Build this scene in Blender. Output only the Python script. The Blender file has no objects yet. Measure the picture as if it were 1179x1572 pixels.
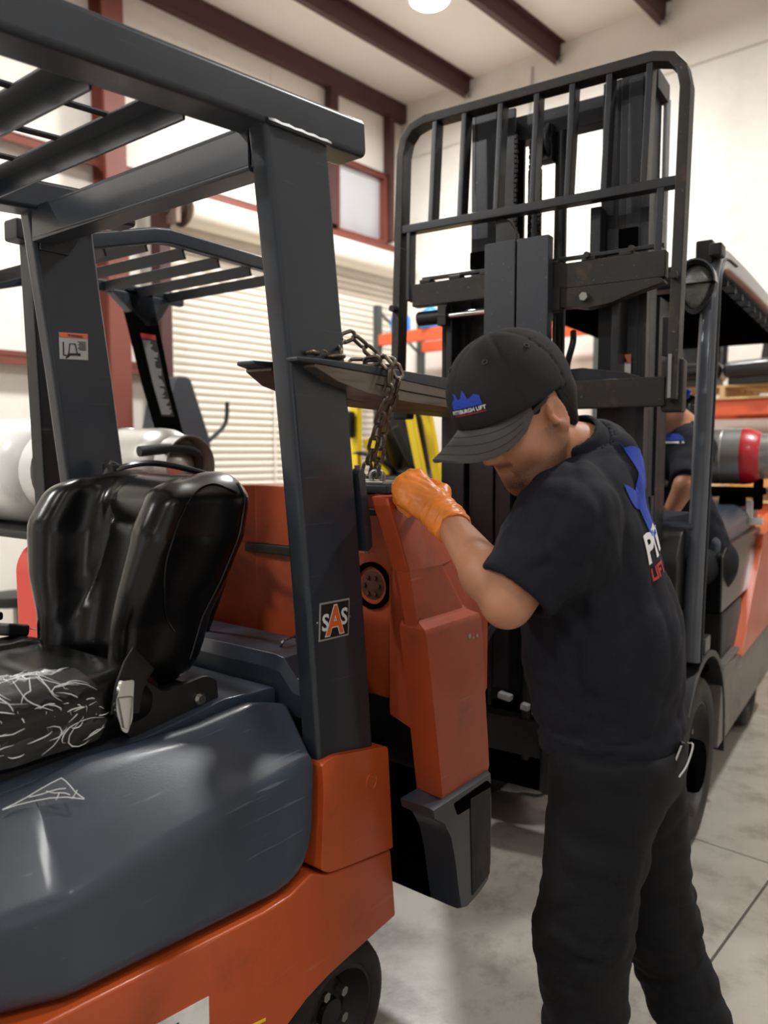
import bpy, bmesh, math, random
import numpy as np
from mathutils import Vector, Matrix
from mathutils.bvhtree import BVHTree

random.seed(7); np.random.seed(7)
SC = bpy.context.scene
COL = SC.collection
PI = math.pi

# ------------------------------------------------------------------ camera
FPX, CAMH, PITCH = 1180.0, 1.5, math.radians(4.5)
cam_d = bpy.data.cameras.new('camera')
cam = bpy.data.objects.new('camera', cam_d); COL.objects.link(cam)
cam.location = (0, 0, CAMH)
cam.rotation_euler = (PI / 2 - PITCH, 0, 0)
cam_d.sensor_fit = 'VERTICAL'; cam_d.sensor_height = 24.0
cam_d.lens = 24.0 * FPX / 1572.0
cam_d.clip_start = 0.05; cam_d.clip_end = 200
cam_d.dof.use_dof = True; cam_d.dof.focus_distance = 1.75; cam_d.dof.aperture_fstop = 1.8
SC.camera = cam

# ------------------------------------------------------------------ world, exposure
wd = bpy.data.worlds.new('world'); SC.world = wd; wd.use_nodes = True
wd.node_tree.nodes['Background'].inputs[0].default_value = (0.93, 0.96, 1.0, 1)
wd.node_tree.nodes['Background'].inputs[1].default_value = 0.85
vs = SC.view_settings
vs.view_transform = 'Standard'; vs.look = 'None'; vs.gamma = 1.0; vs.use_curve_mapping = False
vs.exposure = 0.0

# ------------------------------------------------------------------ helpers
def ray(u, v):
    c, s = math.cos(PITCH), math.sin(PITCH)
    x = (u - 589.5) / FPX; y = (786 - v) / FPX
    return Vector((x, c + y * s, -s + y * c))
def at(u, v, Y):
    """the point at distance Y in front of the lens (metres) for a photo pixel"""
    d = ray(u, v); return Vector((0, 0, CAMH)) + d * (Y / d.y)

def frame(ox, oy, deg, oz=0.0):
    """ground frame of a vehicle: local x = its forward, y = its left, z up; forward = (-sin, -cos)"""
    a = math.radians(deg)
    return Matrix(((-math.sin(a), math.cos(a), 0, ox), (-math.cos(a), -math.sin(a), 0, oy), (0, 0, 1, oz), (0, 0, 0, 1)))

def V(*a): return Vector(a)

class MB:
    def __init__(s): s.v = []; s.f = []; s.m = []; s.mi = 0
    def add(s, vs_, fs_):
        b = len(s.v); s.v += [tuple(p) for p in vs_]
        s.f += [tuple(i + b for i in f) for f in fs_]; s.m += [s.mi] * len(fs_)
        return s
    def boxb(s, x0, x1, y0, y1, z0, z1):
        return s.add([(x0,y0,z0),(x1,y0,z0),(x1,y1,z0),(x0,y1,z0),(x0,y0,z1),(x1,y0,z1),(x1,y1,z1),(x0,y1,z1)],
                     [(0,3,2,1),(4,5,6,7),(0,1,5,4),(1,2,6,5),(2,3,7,6),(3,0,4,7)])
    def box(s, c, d, R=None):
        x, y, z = d[0]/2, d[1]/2, d[2]/2
        pts = [V(*p) for p in ((-x,-y,-z),(x,-y,-z),(x,y,-z),(-x,y,-z),(-x,-y,z),(x,-y,z),(x,y,z),(-x,y,z))]
        if R is not None: pts = [R @ p for p in pts]
        return s.add([V(*c) + p for p in pts], [(0,3,2,1),(4,5,6,7),(0,1,5,4),(1,2,6,5),(2,3,7,6),(3,0,4,7)])
    def prism(s, pts, axis, a0, a1):
        """polygon pts extruded along an axis; axis y: pts are (x,z); axis x: (y,z); axis z: (x,y)"""
        def mk(p, a): return {'y': (p[0], a, p[1]), 'x': (a, p[0], p[1]), 'z': (p[0], p[1], a)}[axis]
        n = len(pts)
        vv = [mk(p, a0) for p in pts] + [mk(p, a1) for p in pts]
        ff = [tuple(range(n - 1, -1, -1)), tuple(range(n, 2 * n))] + [(i, (i + 1) % n, n + (i + 1) % n, n + i) for i in range(n)]
        return s.add(vv, ff)
    def bar(s, p0, p1, w, h, up=(0, 0, 1)):
        """rectangular bar from p0 to p1, w across, h along up"""
        p0, p1 = V(*p0), V(*p1); d = (p1 - p0).normalized(); u = V(*up)
        sd = d.cross(u).normalized(); u = sd.cross(d).normalized()
        a, b = sd * (w / 2), u * (h / 2)
        pts = [p0 - a - b, p0 + a - b, p0 + a + b, p0 - a + b, p1 - a - b, p1 + a - b, p1 + a + b, p1 - a + b]
        return s.add(pts, [(3,2,1,0),(4,5,6,7),(0,1,5,4),(1,2,6,5),(2,3,7,6),(3,0,4,7)])
    def loft(s, rings, cap=True, closed=False):
        n = len(rings[0]); vv = [tuple(p) for r in rings for p in r]; ff = []
        m = len(rings)
        for i in range(m if closed else m - 1):
            j = (i + 1) % m
            for k in range(n):
                l = (k + 1) % n
                ff.append((i*n+k, i*n+l, j*n+l, j*n+k))
        if cap and not closed:
            ff.append(tuple(range(n - 1, -1, -1))); ff.append(tuple(range((m-1)*n, m*n)))
        return s.add(vv, ff)
    def sweep(s, path, sec, closed=False, up=(0, 0, 1), cap=True):
        """section (list of 2D) swept along a path; sec x = side, y = up-ish"""
        P = [V(*p) for p in path]; n = len(P); rings = []
        for i in range(n):
            if closed: t = (P[(i+1) % n] - P[i-1])
            else: t = P[min(i+1, n-1)] - P[max(i-1, 0)]
            t.normalize(); u = V(*up)
            sd = t.cross(u)
            if sd.length < 1e-4: sd = t.cross(V(1, 0, 0.01))
            sd.normalize(); uu = sd.cross(t).normalized()
            k = 1.0
            if 0 < i < n-1 or closed:
                a = (P[i] - P[i-1]).normalized(); b = (P[(i+1) % n] - P[i]).normalized()
                k = 1.0 / max(0.5, math.cos(a.angle(b, 0) / 2))
            rings.append([P[i] + sd * (q[0] * k) + uu * (q[1] * (k if abs(t.z) > -1 else 1)) for q in sec])
        return s.loft(rings, cap, closed)
    def tube(s, path, r, n=10, closed=False, cap=True):
        P = [V(*p) for p in path]; m = len(P); rings = []
        rr = r if isinstance(r, (list, tuple)) else [r] * m
        t0 = (P[1] - P[0]).normalized()
        nrm = t0.orthogonal().normalized()
        for i in range(m):
            if closed: t = (P[(i+1) % m] - P[i-1]).normalized()
            else: t = (P[min(i+1, m-1)] - P[max(i-1, 0)]).normalized()
            nrm = (nrm - t * nrm.dot(t)).normalized(); bn = t.cross(nrm)
            rings.append([P[i] + (nrm * math.cos(2*PI*k/n) + bn * math.sin(2*PI*k/n)) * rr[i] for k in range(n)])
        return s.loft(rings, cap, closed)
    def cyl(s, p0, p1, r0, r1=None, n=18, cap=True):
        return s.tube([p0, p1], [r0, r0 if r1 is None else r1], n, cap=cap)
    def lathe(s, prof, o, axis, n=24, cap=True):
        """prof: (radius, height along axis)"""
        o = V(*o); ax = V(*axis).normalized(); a = ax.orthogonal().normalized(); b = ax.cross(a)
        rings = [[o + ax * h + (a * math.cos(2*PI*k/n) + b * math.sin(2*PI*k/n)) * max(r, 1e-4) for k in range(n)] for r, h in prof]
        return s.loft(rings, cap)
    def torus(s, o, axis, R, r, n=24, m=8):
        o = V(*o); ax = V(*axis).normalized(); a = ax.orthogonal().normalized(); b = ax.cross(a)
        return s.tube([o + (a * math.cos(2*PI*k/n) + b * math.sin(2*PI*k/n)) * R for k in range(n)], r, m, closed=True)
    def grid(s, rows):
        nr, nc = len(rows), len(rows[0])
        return s.add([p for r in rows for p in r], [(i*nc+j, i*nc+j+1, (i+1)*nc+j+1, (i+1)*nc+j) for i in range(nr-1) for j in range(nc-1)])
    def xf(s, M):
        s.v = [tuple(M @ V(*p)) for p in s.v]; return s

def mesh_of(mb, name, bevel=0.0, seg=2, smooth=True, ang=38, subdiv=0, solid=0.0, bevang=25):
    me = bpy.data.meshes.new(name)
    bm = bmesh.new()
    vv = [bm.verts.new(p) for p in mb.v]
    for f, mi in zip(mb.f, mb.m):
        try:
            fc = bm.faces.new([vv[i] for i in f]); fc.material_index = mi
        except ValueError: pass
    bmesh.ops.remove_doubles(bm, verts=bm.verts, dist=1e-5)
    bmesh.ops.recalc_face_normals(bm, faces=bm.faces)
    if solid: bmesh.ops.solidify(bm, geom=bm.faces[:], thickness=solid)
    if bevel > 0:
        es = [e for e in bm.edges if len(e.link_faces) == 2 and e.calc_face_angle(0) > math.radians(bevang)]
        if es: bmesh.ops.bevel(bm, geom=es, offset=bevel, segments=seg, profile=0.5, affect='EDGES', clamp_overlap=True)
    bm.to_mesh(me); bm.free()
    if smooth:
        me.polygons.foreach_set('use_smooth', [True] * len(me.polygons))
        me.set_sharp_from_angle(angle=math.radians(ang))
    return me

def link(o, parent=None):
    COL.objects.link(o)
    if parent is not None: o.parent = parent
    return o

def tag(o, label=None, cat=None, group=None, kind=None):
    if label: o['label'] = label
    if cat: o['category'] = cat
    if group: o['group'] = group
    if kind: o['kind'] = kind
    return o

def obj(name, mb, mat, parent=None, bevel=0.0, seg=2, smooth=True, ang=38, label=None, bevang=25):
    me = mesh_of(mb, name, bevel, seg, smooth, ang, bevang=bevang)
    for m in (mat if isinstance(mat, (list, tuple)) else [mat]): me.materials.append(m)
    o = link(bpy.data.objects.new(name, me), parent)
    if smooth:
        wn = o.modifiers.new('weighted_normals', 'WEIGHTED_NORMAL'); wn.keep_sharp = True; wn.weight = 60
    if label: o['label'] = label
    return o

def inst(name, me, parent=None, M=None):
    o = link(bpy.data.objects.new(name, me), parent)
    if M is not None: o.matrix_local = M
    return o

def thing(name, label, cat, M=None, group=None):
    o = bpy.data.objects.new(name, None); o.empty_display_size = 0.1
    link(o)
    if M is not None: o.matrix_world = M
    return tag(o, label, cat, group)

def arc(c, r, a0, a1, n, plane='xz'):
    out = []
    for i in range(n + 1):
        a = math.radians(a0 + (a1 - a0) * i / n)
        out.append((c[0] + r * math.cos(a), c[1] + r * math.sin(a)))
    return out

def rrect(w, h, r, n=4):
    """rounded rectangle outline centred on 0"""
    pts = []
    for cx, cy, a in ((w/2-r, h/2-r, 0), (-w/2+r, h/2-r, 90), (-w/2+r, -h/2+r, 180), (w/2-r, -h/2+r, 270)):
        pts += arc((cx, cy), r, a, a + 90, n)
    return pts

def round_poly(pts, r, n=4):
    """2D polygon with rounded corners; r a number or list"""
    out = []; m = len(pts)
    for i in range(m):
        p0, p, p1 = Vector(pts[i-1]), Vector(pts[i]), Vector(pts[(i+1) % m])
        ri = r[i] if isinstance(r, (list, tuple)) else r
        if ri <= 0: out.append(tuple(p)); continue
        a = (p0 - p); b = (p1 - p); la, lb = a.length, b.length
        d = min(ri, la * .49, lb * .49); q0 = p + a / la * d; q1 = p + b / lb * d
        for k in range(n + 1):
            t = k / n; out.append(tuple(q0 * (1-t)**2 + p * 2*t*(1-t) + q1 * t*t))
    return out

def spline(pts, n=8, closed=False):
    """Catmull-Rom through 3D points"""
    P = [V(*p) for p in pts]; m = len(P); out = []
    rng = range(m) if closed else range(m - 1)
    for i in rng:
        p0 = P[i-1] if (i > 0 or closed) else P[0]*2 - P[1]
        p1 = P[i]; p2 = P[(i+1) % m]
        p3 = P[(i+2) % m] if (i + 2 < m or closed) else P[-1]*2 - P[-2]
        for k in range(n):
            t = k / n
            out.append(0.5 * ((2*p1) + (p2-p0)*t + (2*p0-5*p1+4*p2-p3)*t*t + (3*p1-p0-3*p2+p3)*t**3))
    if not closed: out.append(P[-1].copy())
    return out

_TXT = {}
def text_mesh(s, size=1.0, bold=0.0, shear=0.0, spacing=1.0):
    """flat lettering as (verts2d, faces), centred on its bounding box"""
    cu = bpy.data.curves.new('lettering', 'FONT'); cu.body = s; cu.size = size
    cu.shear = shear; cu.offset = bold; cu.space_character = spacing; cu.resolution_u = 3
    o = bpy.data.objects.new('lettering', cu); COL.objects.link(o)
    dg = bpy.context.evaluated_depsgraph_get(); dg.update()
    me = o.evaluated_get(dg).to_mesh()
    v = [Vector(p.co[:2]) for p in me.vertices]; f = [tuple(p.vertices) for p in me.polygons]
    o.evaluated_get(dg).to_mesh_clear()
    bpy.data.objects.remove(o); bpy.data.curves.remove(cu)
    x0, x1 = min(p.x for p in v), max(p.x for p in v); y0, y1 = min(p.y for p in v), max(p.y for p in v)
    c = Vector(((x0+x1)/2, (y0+y1)/2))
    return [p - c for p in v], f, (x1-x0, y1-y0)

def flat_on(mb, verts2, faces, o, ux, uy, off=0.0):
    """put flat 2D shapes on a plane with origin o and axes ux, uy"""
    o, ux, uy = V(*o), V(*ux), V(*uy); n = ux.cross(uy).normalized()
    return mb.add([o + ux * p[0] + uy * p[1] + n * off for p in verts2], faces)

# ------------------------------------------------------------------ implicit surfaces (organic shapes)
def sn_mesh(fn, lo, hi, h):
    """surface nets of a signed distance function on a grid"""
    lo = np.array(lo, float); hi = np.array(hi, float)
    n = np.ceil((hi - lo) / h).astype(int) + 1
    ax = [lo[i] + h * np.arange(n[i]) for i in range(3)]
    K = 6
    nb = [int(math.ceil((n[i] - 1) / K)) for i in range(3)]
    cax = [lo[i] + h * K * np.arange(nb[i] + 1) for i in range(3)]
    X, Y, Z = np.meshgrid(*cax, indexing='ij')
    cf = fn(np.stack([X.ravel(), Y.ravel(), Z.ravel()], 1)).reshape(X.shape)
    mn = np.full(nb, 1e9)
    for dx in (0, 1):
        for dy in (0, 1):
            for dz in (0, 1): mn = np.minimum(mn, np.abs(cf[dx:dx+nb[0], dy:dy+nb[1], dz:dz+nb[2]]))
    act = mn < h * K * 1.15
    up = lambda a_: np.repeat(np.repeat(np.repeat(a_, K, 0), K, 1), K, 2)
    pad = lambda a_: np.pad(a_, [(0, max(0, n[i] - a_.shape[i])) for i in range(3)], mode='edge')[:n[0], :n[1], :n[2]]
    am = pad(up(act)); f = pad(up(cf[:-1, :-1, :-1])).astype(np.float32)
    ii = np.argwhere(am)
    for q in range(0, len(ii), 300000):
        k = ii[q:q+300000]
        f[k[:, 0], k[:, 1], k[:, 2]] = fn(lo + h * k)
    s = f < 0
    c = tuple(k - 1 for k in n)
    acc = np.zeros(c + (3,), np.float32); cnt = np.zeros(c, np.float32)
    offs = [(0,0),(0,1),(1,0),(1,1)]
    for a in range(3):
        sl0 = [slice(None)]*3; sl1 = [slice(None)]*3
        sl0[a] = slice(0, -1); sl1[a] = slice(1, None)
        f0, f1 = f[tuple(sl0)], f[tuple(sl1)]
        cr = (f0 < 0) != (f1 < 0)
        t = np.where(cr, f0 / np.where(cr, f0 - f1, 1), 0)
        b, d = [q for q in range(3) if q != a]
        for ob, od in offs:
            sl = [slice(None)]*3
            sl[b] = slice(ob, ob + c[b]); sl[d] = slice(od, od + c[d])
            m = cr[tuple(sl)]; tt = t[tuple(sl)]
            cnt += m
            acc[..., a] += np.where(m, tt, 0); acc[..., b] += np.where(m, ob, 0); acc[..., d] += np.where(m, od, 0)
    on = cnt > 0
    idx = -np.ones(c, int); idx[on] = np.arange(on.sum())
    cell = np.argwhere(on)
    verts = lo + h * (cell + acc[on] / cnt[on][:, None])
    faces = []
    for a in range(3):
        b, d = (a + 1) % 3, (a + 2) % 3
        sl0 = [slice(None)]*3; sl1 = [slice(None)]*3
        sl0[a] = slice(0, -1); sl1[a] = slice(1, None)
        s0, s1 = s[tuple(sl0)], s[tuple(sl1)]
        e = np.argwhere(s0 != s1)
        e = e[(e[:, b] >= 1) & (e[:, d] >= 1) & (e[:, b] < n[b]-1) & (e[:, d] < n[d]-1)]
        if not len(e): continue
        q = []
        for ob, od in ((-1,-1),(0,-1),(0,0),(-1,0)):
            k = e.copy(); k[:, b] += ob; k[:, d] += od
            q.append(idx[k[:,0], k[:,1], k[:,2]])
        q = np.stack(q, 1); fl = s0[e[:,0], e[:,1], e[:,2]]
        q[~fl] = q[~fl][:, ::-1]
        faces.append(q)
    return verts, np.concatenate(faces)

def sdf_obj(name, fn, lo, hi, h, mat, parent=None, relax=1, colfn=None, M=None):
    v, f = sn_mesh(fn, lo, hi, h)
    for _ in range(relax):      # gentle Laplacian pass
        acc = np.zeros_like(v); cn = np.zeros(len(v))
        for i in range(4):
            a, b = f[:, i], f[:, (i+1) % 4]
            np.add.at(acc, a, v[b]); np.add.at(cn, a, 1); np.add.at(acc, b, v[a]); np.add.at(cn, b, 1)
        v = v * 0.45 + 0.55 * acc / np.maximum(cn, 1)[:, None]
    if M is not None:
        R = np.array(M)[:3, :3]; T = np.array(M)[:3, 3]; v = v @ R.T + T
    me = bpy.data.meshes.new(name)
    me.from_pydata(v.tolist(), [], f.tolist())
    me.polygons.foreach_set('use_smooth', [True] * len(me.polygons))
    me.update()
    if colfn is not None:
        ca = me.color_attributes.new('tone', 'FLOAT_COLOR', 'POINT')
        k = colfn(v); dat = np.stack([k, k, k, np.ones_like(k)], 1).astype(np.float32)
        ca.data.foreach_set('color', dat.ravel())
    for m in (mat if isinstance(mat, (list, tuple)) else [mat]): me.materials.append(m)
    o = link(bpy.data.objects.new(name, me), parent)
    return o

def smin(a, b, k):
    hh = np.clip(0.5 + 0.5 * (b - a) / k, 0, 1)
    return b + (a - b) * hh - k * hh * (1 - hh)
def smax(a, b, k): return -smin(-a, -b, k)
def sd_cone(P, a, b, ra, rb):
    """capsule with two radii"""
    a = np.asarray(a, float); b = np.asarray(b, float)
    d = b - a; L2 = max(d @ d, 1e-9)
    t = np.clip((P - a) @ d / L2, 0, 1)
    return np.linalg.norm(P - a - t[:, None] * d, axis=1) - (ra + (rb - ra) * t)
def sd_ell(P, c, r, R=None):
    q = P - np.asarray(c, float)
    if R is not None: q = q @ np.asarray(R, float)     # columns of R = local axes
    r = np.asarray(r, float)
    k0 = np.linalg.norm(q / r, axis=1); k1 = np.linalg.norm(q / (r * r), axis=1)
    return k0 * (k0 - 1.0) / np.maximum(k1, 1e-6)
def sd_econe(P, a, b, ra, rb, side, ka, kb=None):
    """capsule flattened: radius along 'side' direction scaled by ka..kb"""
    a = np.asarray(a, float); b = np.asarray(b, float); sd = np.asarray(side, float); sd = sd / np.linalg.norm(sd)
    kb = ka if kb is None else kb
    d = b - a; L2 = max(d @ d, 1e-9)
    t = np.clip((P - a) @ d / L2, 0, 1)
    q = P - a - t[:, None] * d
    k = ka + (kb - ka) * t
    s = q @ sd; q = q + np.outer(s * (1.0 / k - 1.0), sd)
    return (np.linalg.norm(q, axis=1) - (ra + (rb - ra) * t)) * np.minimum(k, 1)
def sd_rbox(P, c, hs, r, R=None):
    q = P - np.asarray(c, float)
    if R is not None: q = q @ np.asarray(R, float)
    q = np.abs(q) - (np.asarray(hs, float) - r)
    return np.linalg.norm(np.maximum(q, 0), axis=1) + np.minimum(q.max(axis=1), 0) - r
def basis(x, z):
    """3 columns: forward x, side, up z (orthonormalised)"""
    x = np.asarray(x, float); x = x / np.linalg.norm(x); z = np.asarray(z, float)
    y = np.cross(z, x); y /= np.linalg.norm(y); z = np.cross(x, y)
    return np.stack([x, y, z], 1)

# ------------------------------------------------------------------ materials
def mat(name, col, rough=0.5, metal=0.0, var=0.0, vscale=6.0, bump=0.0, bscale=80.0, coat=0.0, dirt=None, dscale=3.0, damt=0.5, dlo=0.45, dhi=0.7,
        rvar=0.0, emis=None, estr=0.0, alpha=None, trans=0.0, ior=None, stretch=None, sheen=0.0, spec=None, scratch=0.0):
    m = bpy.data.materials.new(name); m.use_nodes = True
    nt = m.node_tree; N = nt.nodes; L = nt.links; b = N['Principled BSDF']
    c = tuple(col) + (1,) if len(col) == 3 else tuple(col)
    b.inputs['Base Color'].default_value = c
    b.inputs['Roughness'].default_value = rough; b.inputs['Metallic'].default_value = metal
    if coat: b.inputs['Coat Weight'].default_value = coat; b.inputs['Coat Roughness'].default_value = 0.12
    if trans: b.inputs['Transmission Weight'].default_value = trans
    if ior: b.inputs['IOR'].default_value = ior
    if sheen: b.inputs['Sheen Weight'].default_value = sheen
    if spec is not None: b.inputs['Specular IOR Level'].default_value = spec
    if emis: b.inputs['Emission Color'].default_value = tuple(emis) + (1,); b.inputs['Emission Strength'].default_value = estr
    if alpha is not None: b.inputs['Alpha'].default_value = alpha
    tc = N.new('ShaderNodeTexCoord'); src = tc.outputs['Object']
    if stretch:
        mp = N.new('ShaderNodeMapping'); mp.inputs['Scale'].default_value = stretch; L.new(src, mp.inputs[0]); src = mp.outputs[0]
    def noise(sc, det=5.0, ro=0.6):
        n = N.new('ShaderNodeTexNoise'); n.inputs['Scale'].default_value = sc; n.inputs['Detail'].default_value = det
        n.inputs['Roughness'].default_value = ro; L.new(src, n.inputs['Vector']); return n.outputs['Fac']
    def mixc(a, bcol, fac):
        x = N.new('ShaderNodeMix'); x.data_type = 'RGBA'
        L.new(fac, x.inputs[0])
        for inp, val in ((6, a), (7, bcol)):
            if isinstance(val, tuple): x.inputs[inp].default_value = val
            else: L.new(val, x.inputs[inp])
        return x.outputs[2]
    def ramp(fac, lo, hi):
        r = N.new('ShaderNodeMapRange'); r.inputs[1].default_value = lo; r.inputs[2].default_value = hi; r.interpolation_type = 'SMOOTHSTEP'
        L.new(fac, r.inputs[0]); return r.outputs[0]
    cur = c
    if var:
        d = tuple(max(0, q * (1 - var)) for q in c[:3]) + (1,); e = tuple(min(1, q * (1 + var)) for q in c[:3]) + (1,)
        cur = mixc(d, e, noise(vscale))
    if dirt:
        f = ramp(noise(dscale, 8, 0.7), dlo, dhi)
        mu = N.new('ShaderNodeMath'); mu.operation = 'MULTIPLY'; mu.inputs[1].default_value = damt; L.new(f, mu.inputs[0])
        cur = mixc(cur, tuple(dirt) + (1,), mu.outputs[0])
    if scratch:
        mp2 = N.new('ShaderNodeMapping'); mp2.inputs['Scale'].default_value = (3, 60, 60); mp2.inputs['Rotation'].default_value = (0.4, 0.5, 0.7)
        L.new(tc.outputs['Object'], mp2.inputs[0])
        n = N.new('ShaderNodeTexNoise'); n.inputs['Scale'].default_value = 1.5; n.inputs['Detail'].default_value = 3; L.new(mp2.outputs[0], n.inputs['Vector'])
        f = ramp(n.outputs['Fac'], 0.68, 0.74)
        mu = N.new('ShaderNodeMath'); mu.operation = 'MULTIPLY'; mu.inputs[1].default_value = scratch; L.new(f, mu.inputs[0])
        cur = mixc(cur, (0.55, 0.55, 0.55, 1), mu.outputs[0])
    if not isinstance(cur, tuple): L.new(cur, b.inputs['Base Color'])
    if rvar:
        r = N.new('ShaderNodeMapRange'); r.inputs[3].default_value = max(0.03, rough - rvar); r.inputs[4].default_value = min(1, rough + rvar)
        L.new(noise(vscale * 1.7), r.inputs[0]); L.new(r.outputs[0], b.inputs['Roughness'])
    if bump:
        bp = N.new('ShaderNodeBump'); bp.inputs['Strength'].default_value = bump; bp.inputs['Distance'].default_value = 0.004
        L.new(noise(bscale, 4), bp.inputs['Height']); L.new(bp.outputs[0], b.inputs['Normal'])
    return m

def S(r, g, b):
    """sRGB 0-255 to linear"""
    f = lambda x: (x/255/12.92) if x/255 <= 0.04045 else ((x/255 + 0.055)/1.055)**2.4
    return (f(r), f(g), f(b))

M = {}
M['slate'] = mat('slate_paint', S(41, 47, 56), 0.34, 0.0, var=0.08, vscale=3, rvar=0.05, coat=0.15, scratch=0.05, dirt=S(28, 30, 34), dscale=4, damt=0.35)
M['slate_plastic'] = mat('slate_plastic', S(58, 66, 79), 0.36, 0.0, var=0.08, vscale=4, rvar=0.08, coat=0.2, bump=0.05, bscale=300, scratch=0.12, dirt=S(46, 49, 54), dscale=3, damt=0.4)
M['slate_dark'] = mat('dark_slate_paint', S(26, 28, 32), 0.45, 0.0, var=0.12, vscale=5, rvar=0.08)
M['orange'] = mat('orange_paint', S(190, 82, 36), 0.36, 0.0, var=0.10, vscale=4, rvar=0.08, coat=0.2, dirt=S(92, 48, 30), dscale=5, damt=0.35, dlo=0.52, dhi=0.75, scratch=0.08)
M['orange_worn'] = mat('worn_orange_paint', S(172, 72, 36), 0.42, 0.0, var=0.14, vscale=5, rvar=0.1, dirt=S(76, 44, 32), dscale=6, damt=0.5, dlo=0.50, dhi=0.75, bump=0.06, bscale=25, scratch=0.12)
M['vinyl'] = mat('black_vinyl', S(9, 9, 10), 0.25, 0.0, var=0.2, vscale=5, rvar=0.04, bump=0.03, bscale=700)
M['black'] = mat('black_plastic', S(15, 15, 16), 0.5, 0.0, var=0.15, vscale=9, bump=0.1, bscale=220)
M['black_gloss'] = mat('black_gloss', S(15, 15, 16), 0.22, 0.0)
M['void'] = mat('shade_and_part_black', S(8, 8, 8), 0.8, 0.0, var=0.2, vscale=10, spec=0.0)  # near-black with the shade of hollows in its colour, also for plain black parts
M['rubber'] = mat('tyre_rubber', S(30, 29, 28), 0.75, 0.0, var=0.2, vscale=12, bump=0.25, bscale=60, dirt=S(66, 60, 54), dscale=6, damt=0.5)
M['mast'] = mat('mast_steel', S(32, 34, 39), 0.38, 0.25, var=0.2, vscale=8, rvar=0.12, dirt=S(30, 26, 22), dscale=7, damt=0.5, scratch=0.10)
M['fork_plate'] = mat('fork_steel', S(46, 50, 57), 0.45, 0.15, var=0.15, vscale=10, rvar=0.12, bump=0.15, bscale=45, scratch=0.12, stretch=(1, 1, 0.6))
M['carriage'] = mat('carriage_steel', S(36, 34, 31), 0.55, 0.3, var=0.25, vscale=6, rvar=0.12, dirt=S(88, 64, 44), dscale=9, damt=0.6, dlo=0.52, dhi=0.72, bump=0.15, bscale=70, scratch=0.15)
M['fork_worn'] = mat('worn_fork_steel', S(112, 102, 92), 0.45, 0.55, var=0.28, vscale=4, rvar=0.12, stretch=(0.6, 9, 9), dirt=S(58, 44, 34), dscale=2.5, damt=0.7, bump=0.1, bscale=40)
M['chrome'] = mat('chrome', S(205, 205, 205), 0.14, 1.0, var=0.05)
M['steel'] = mat('bare_steel', S(150, 148, 145), 0.33, 0.9, var=0.2, vscale=15, rvar=0.12)
M['chain'] = mat('chain_steel', S(122, 112, 100), 0.35, 0.9, var=0.25, vscale=40, rvar=0.15, dirt=S(70, 48, 34), dscale=30, damt=0.6)
M['roller_chain'] = mat('roller_chain_steel', S(30, 28, 27), 0.4, 0.6, var=0.3, vscale=60)
M['hose'] = mat('hose_rubber', S(26, 26, 27), 0.5, 0.0, bump=0.1, bscale=200)
M['wall'] = mat('wall_insulation_sheet', S(232, 228, 221), 0.55, 0.0, var=0.05, vscale=1.2, bump=0.25, bscale=3.0, dirt=S(205, 197, 184), dscale=0.8, damt=0.5)
M['ceil'] = mat('ceiling_insulation_sheet', S(226, 222, 216), 0.6, 0.0, var=0.05, vscale=1.0, bump=0.3, bscale=2.5)
M['redsteel'] = mat('red_primer_steel', S(114, 57, 45), 0.55, 0.0, var=0.12, vscale=3, rvar=0.08)
M['redsteel_dk'] = mat('maroon_primer_steel', S(68, 37, 34), 0.6, 0.0, var=0.15, vscale=3)
M['shutter'] = mat('shutter_slat_paint', S(232, 226, 214), 0.4, 0.0, var=0.03, vscale=4)
M['gap'] = mat('shutter_backing_grey', S(150, 145, 136), 0.6)  # greyer sheet behind the slats, seen between them
M['concrete'] = mat('polished_concrete', S(166, 161, 152), 0.34, 0.0, var=0.16, vscale=7, rvar=0.14, bump=0.10, bscale=40, dirt=S(120, 112, 102), dscale=5.0, damt=0.6, dlo=0.46, dhi=0.66, scratch=0.16)
M['joint'] = mat('floor_joint', S(96, 90, 84), 0.8)
M['rackorange'] = mat('rack_orange', S(214, 92, 52), 0.45, 0.0, var=0.08)
M['rackgreen'] = mat('rack_upright', S(60, 66, 64), 0.5)
M['wood'] = mat('pallet_wood', S(214, 178, 124), 0.7, 0.0, var=0.15, vscale=3, stretch=(1, 8, 8), bump=0.2, bscale=20)
M['carton'] = mat('cardboard', S(206, 150, 84), 0.75, 0.0, var=0.06)
M['yellow'] = mat('yellow_paint', S(240, 208, 30), 0.4, 0.0, var=0.06, coat=0.2)
M['white'] = mat('white_enamel', S(236, 235, 232), 0.35, 0.0, var=0.05, vscale=6, dirt=S(150, 146, 140), dscale=5, damt=0.5, dlo=0.5, dhi=0.72)
M['tank_steel'] = mat('brushed_tank_alloy', S(192, 190, 186), 0.32, 0.75, var=0.12, vscale=5, rvar=0.1, bump=0.08, bscale=40)
M['redband'] = mat('red_band_paint', S(190, 30, 40), 0.35, 0.0, coat=0.3)
M['red'] = mat('red_enamel', S(228, 74, 58), 0.4, 0.0, var=0.05)
M['blue'] = mat('blue_plastic', S(30, 128, 220), 0.4)
M['skin'] = None
M['shirt'] = mat('navy_black_cotton', S(19, 21, 30), 0.82, 0.0, var=0.12, vscale=6, bump=0.25, bscale=350, spec=0.3)
M['trouser'] = mat('black_twill', S(15, 16, 21), 0.82, 0.0, var=0.12, vscale=8, bump=0.3, bscale=300, spec=0.3)
M['cap'] = mat('charcoal_twill', S(40, 40, 41), 0.85, 0.0, var=0.10, vscale=20, bump=0.35, bscale=450, spec=0.2)
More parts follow.
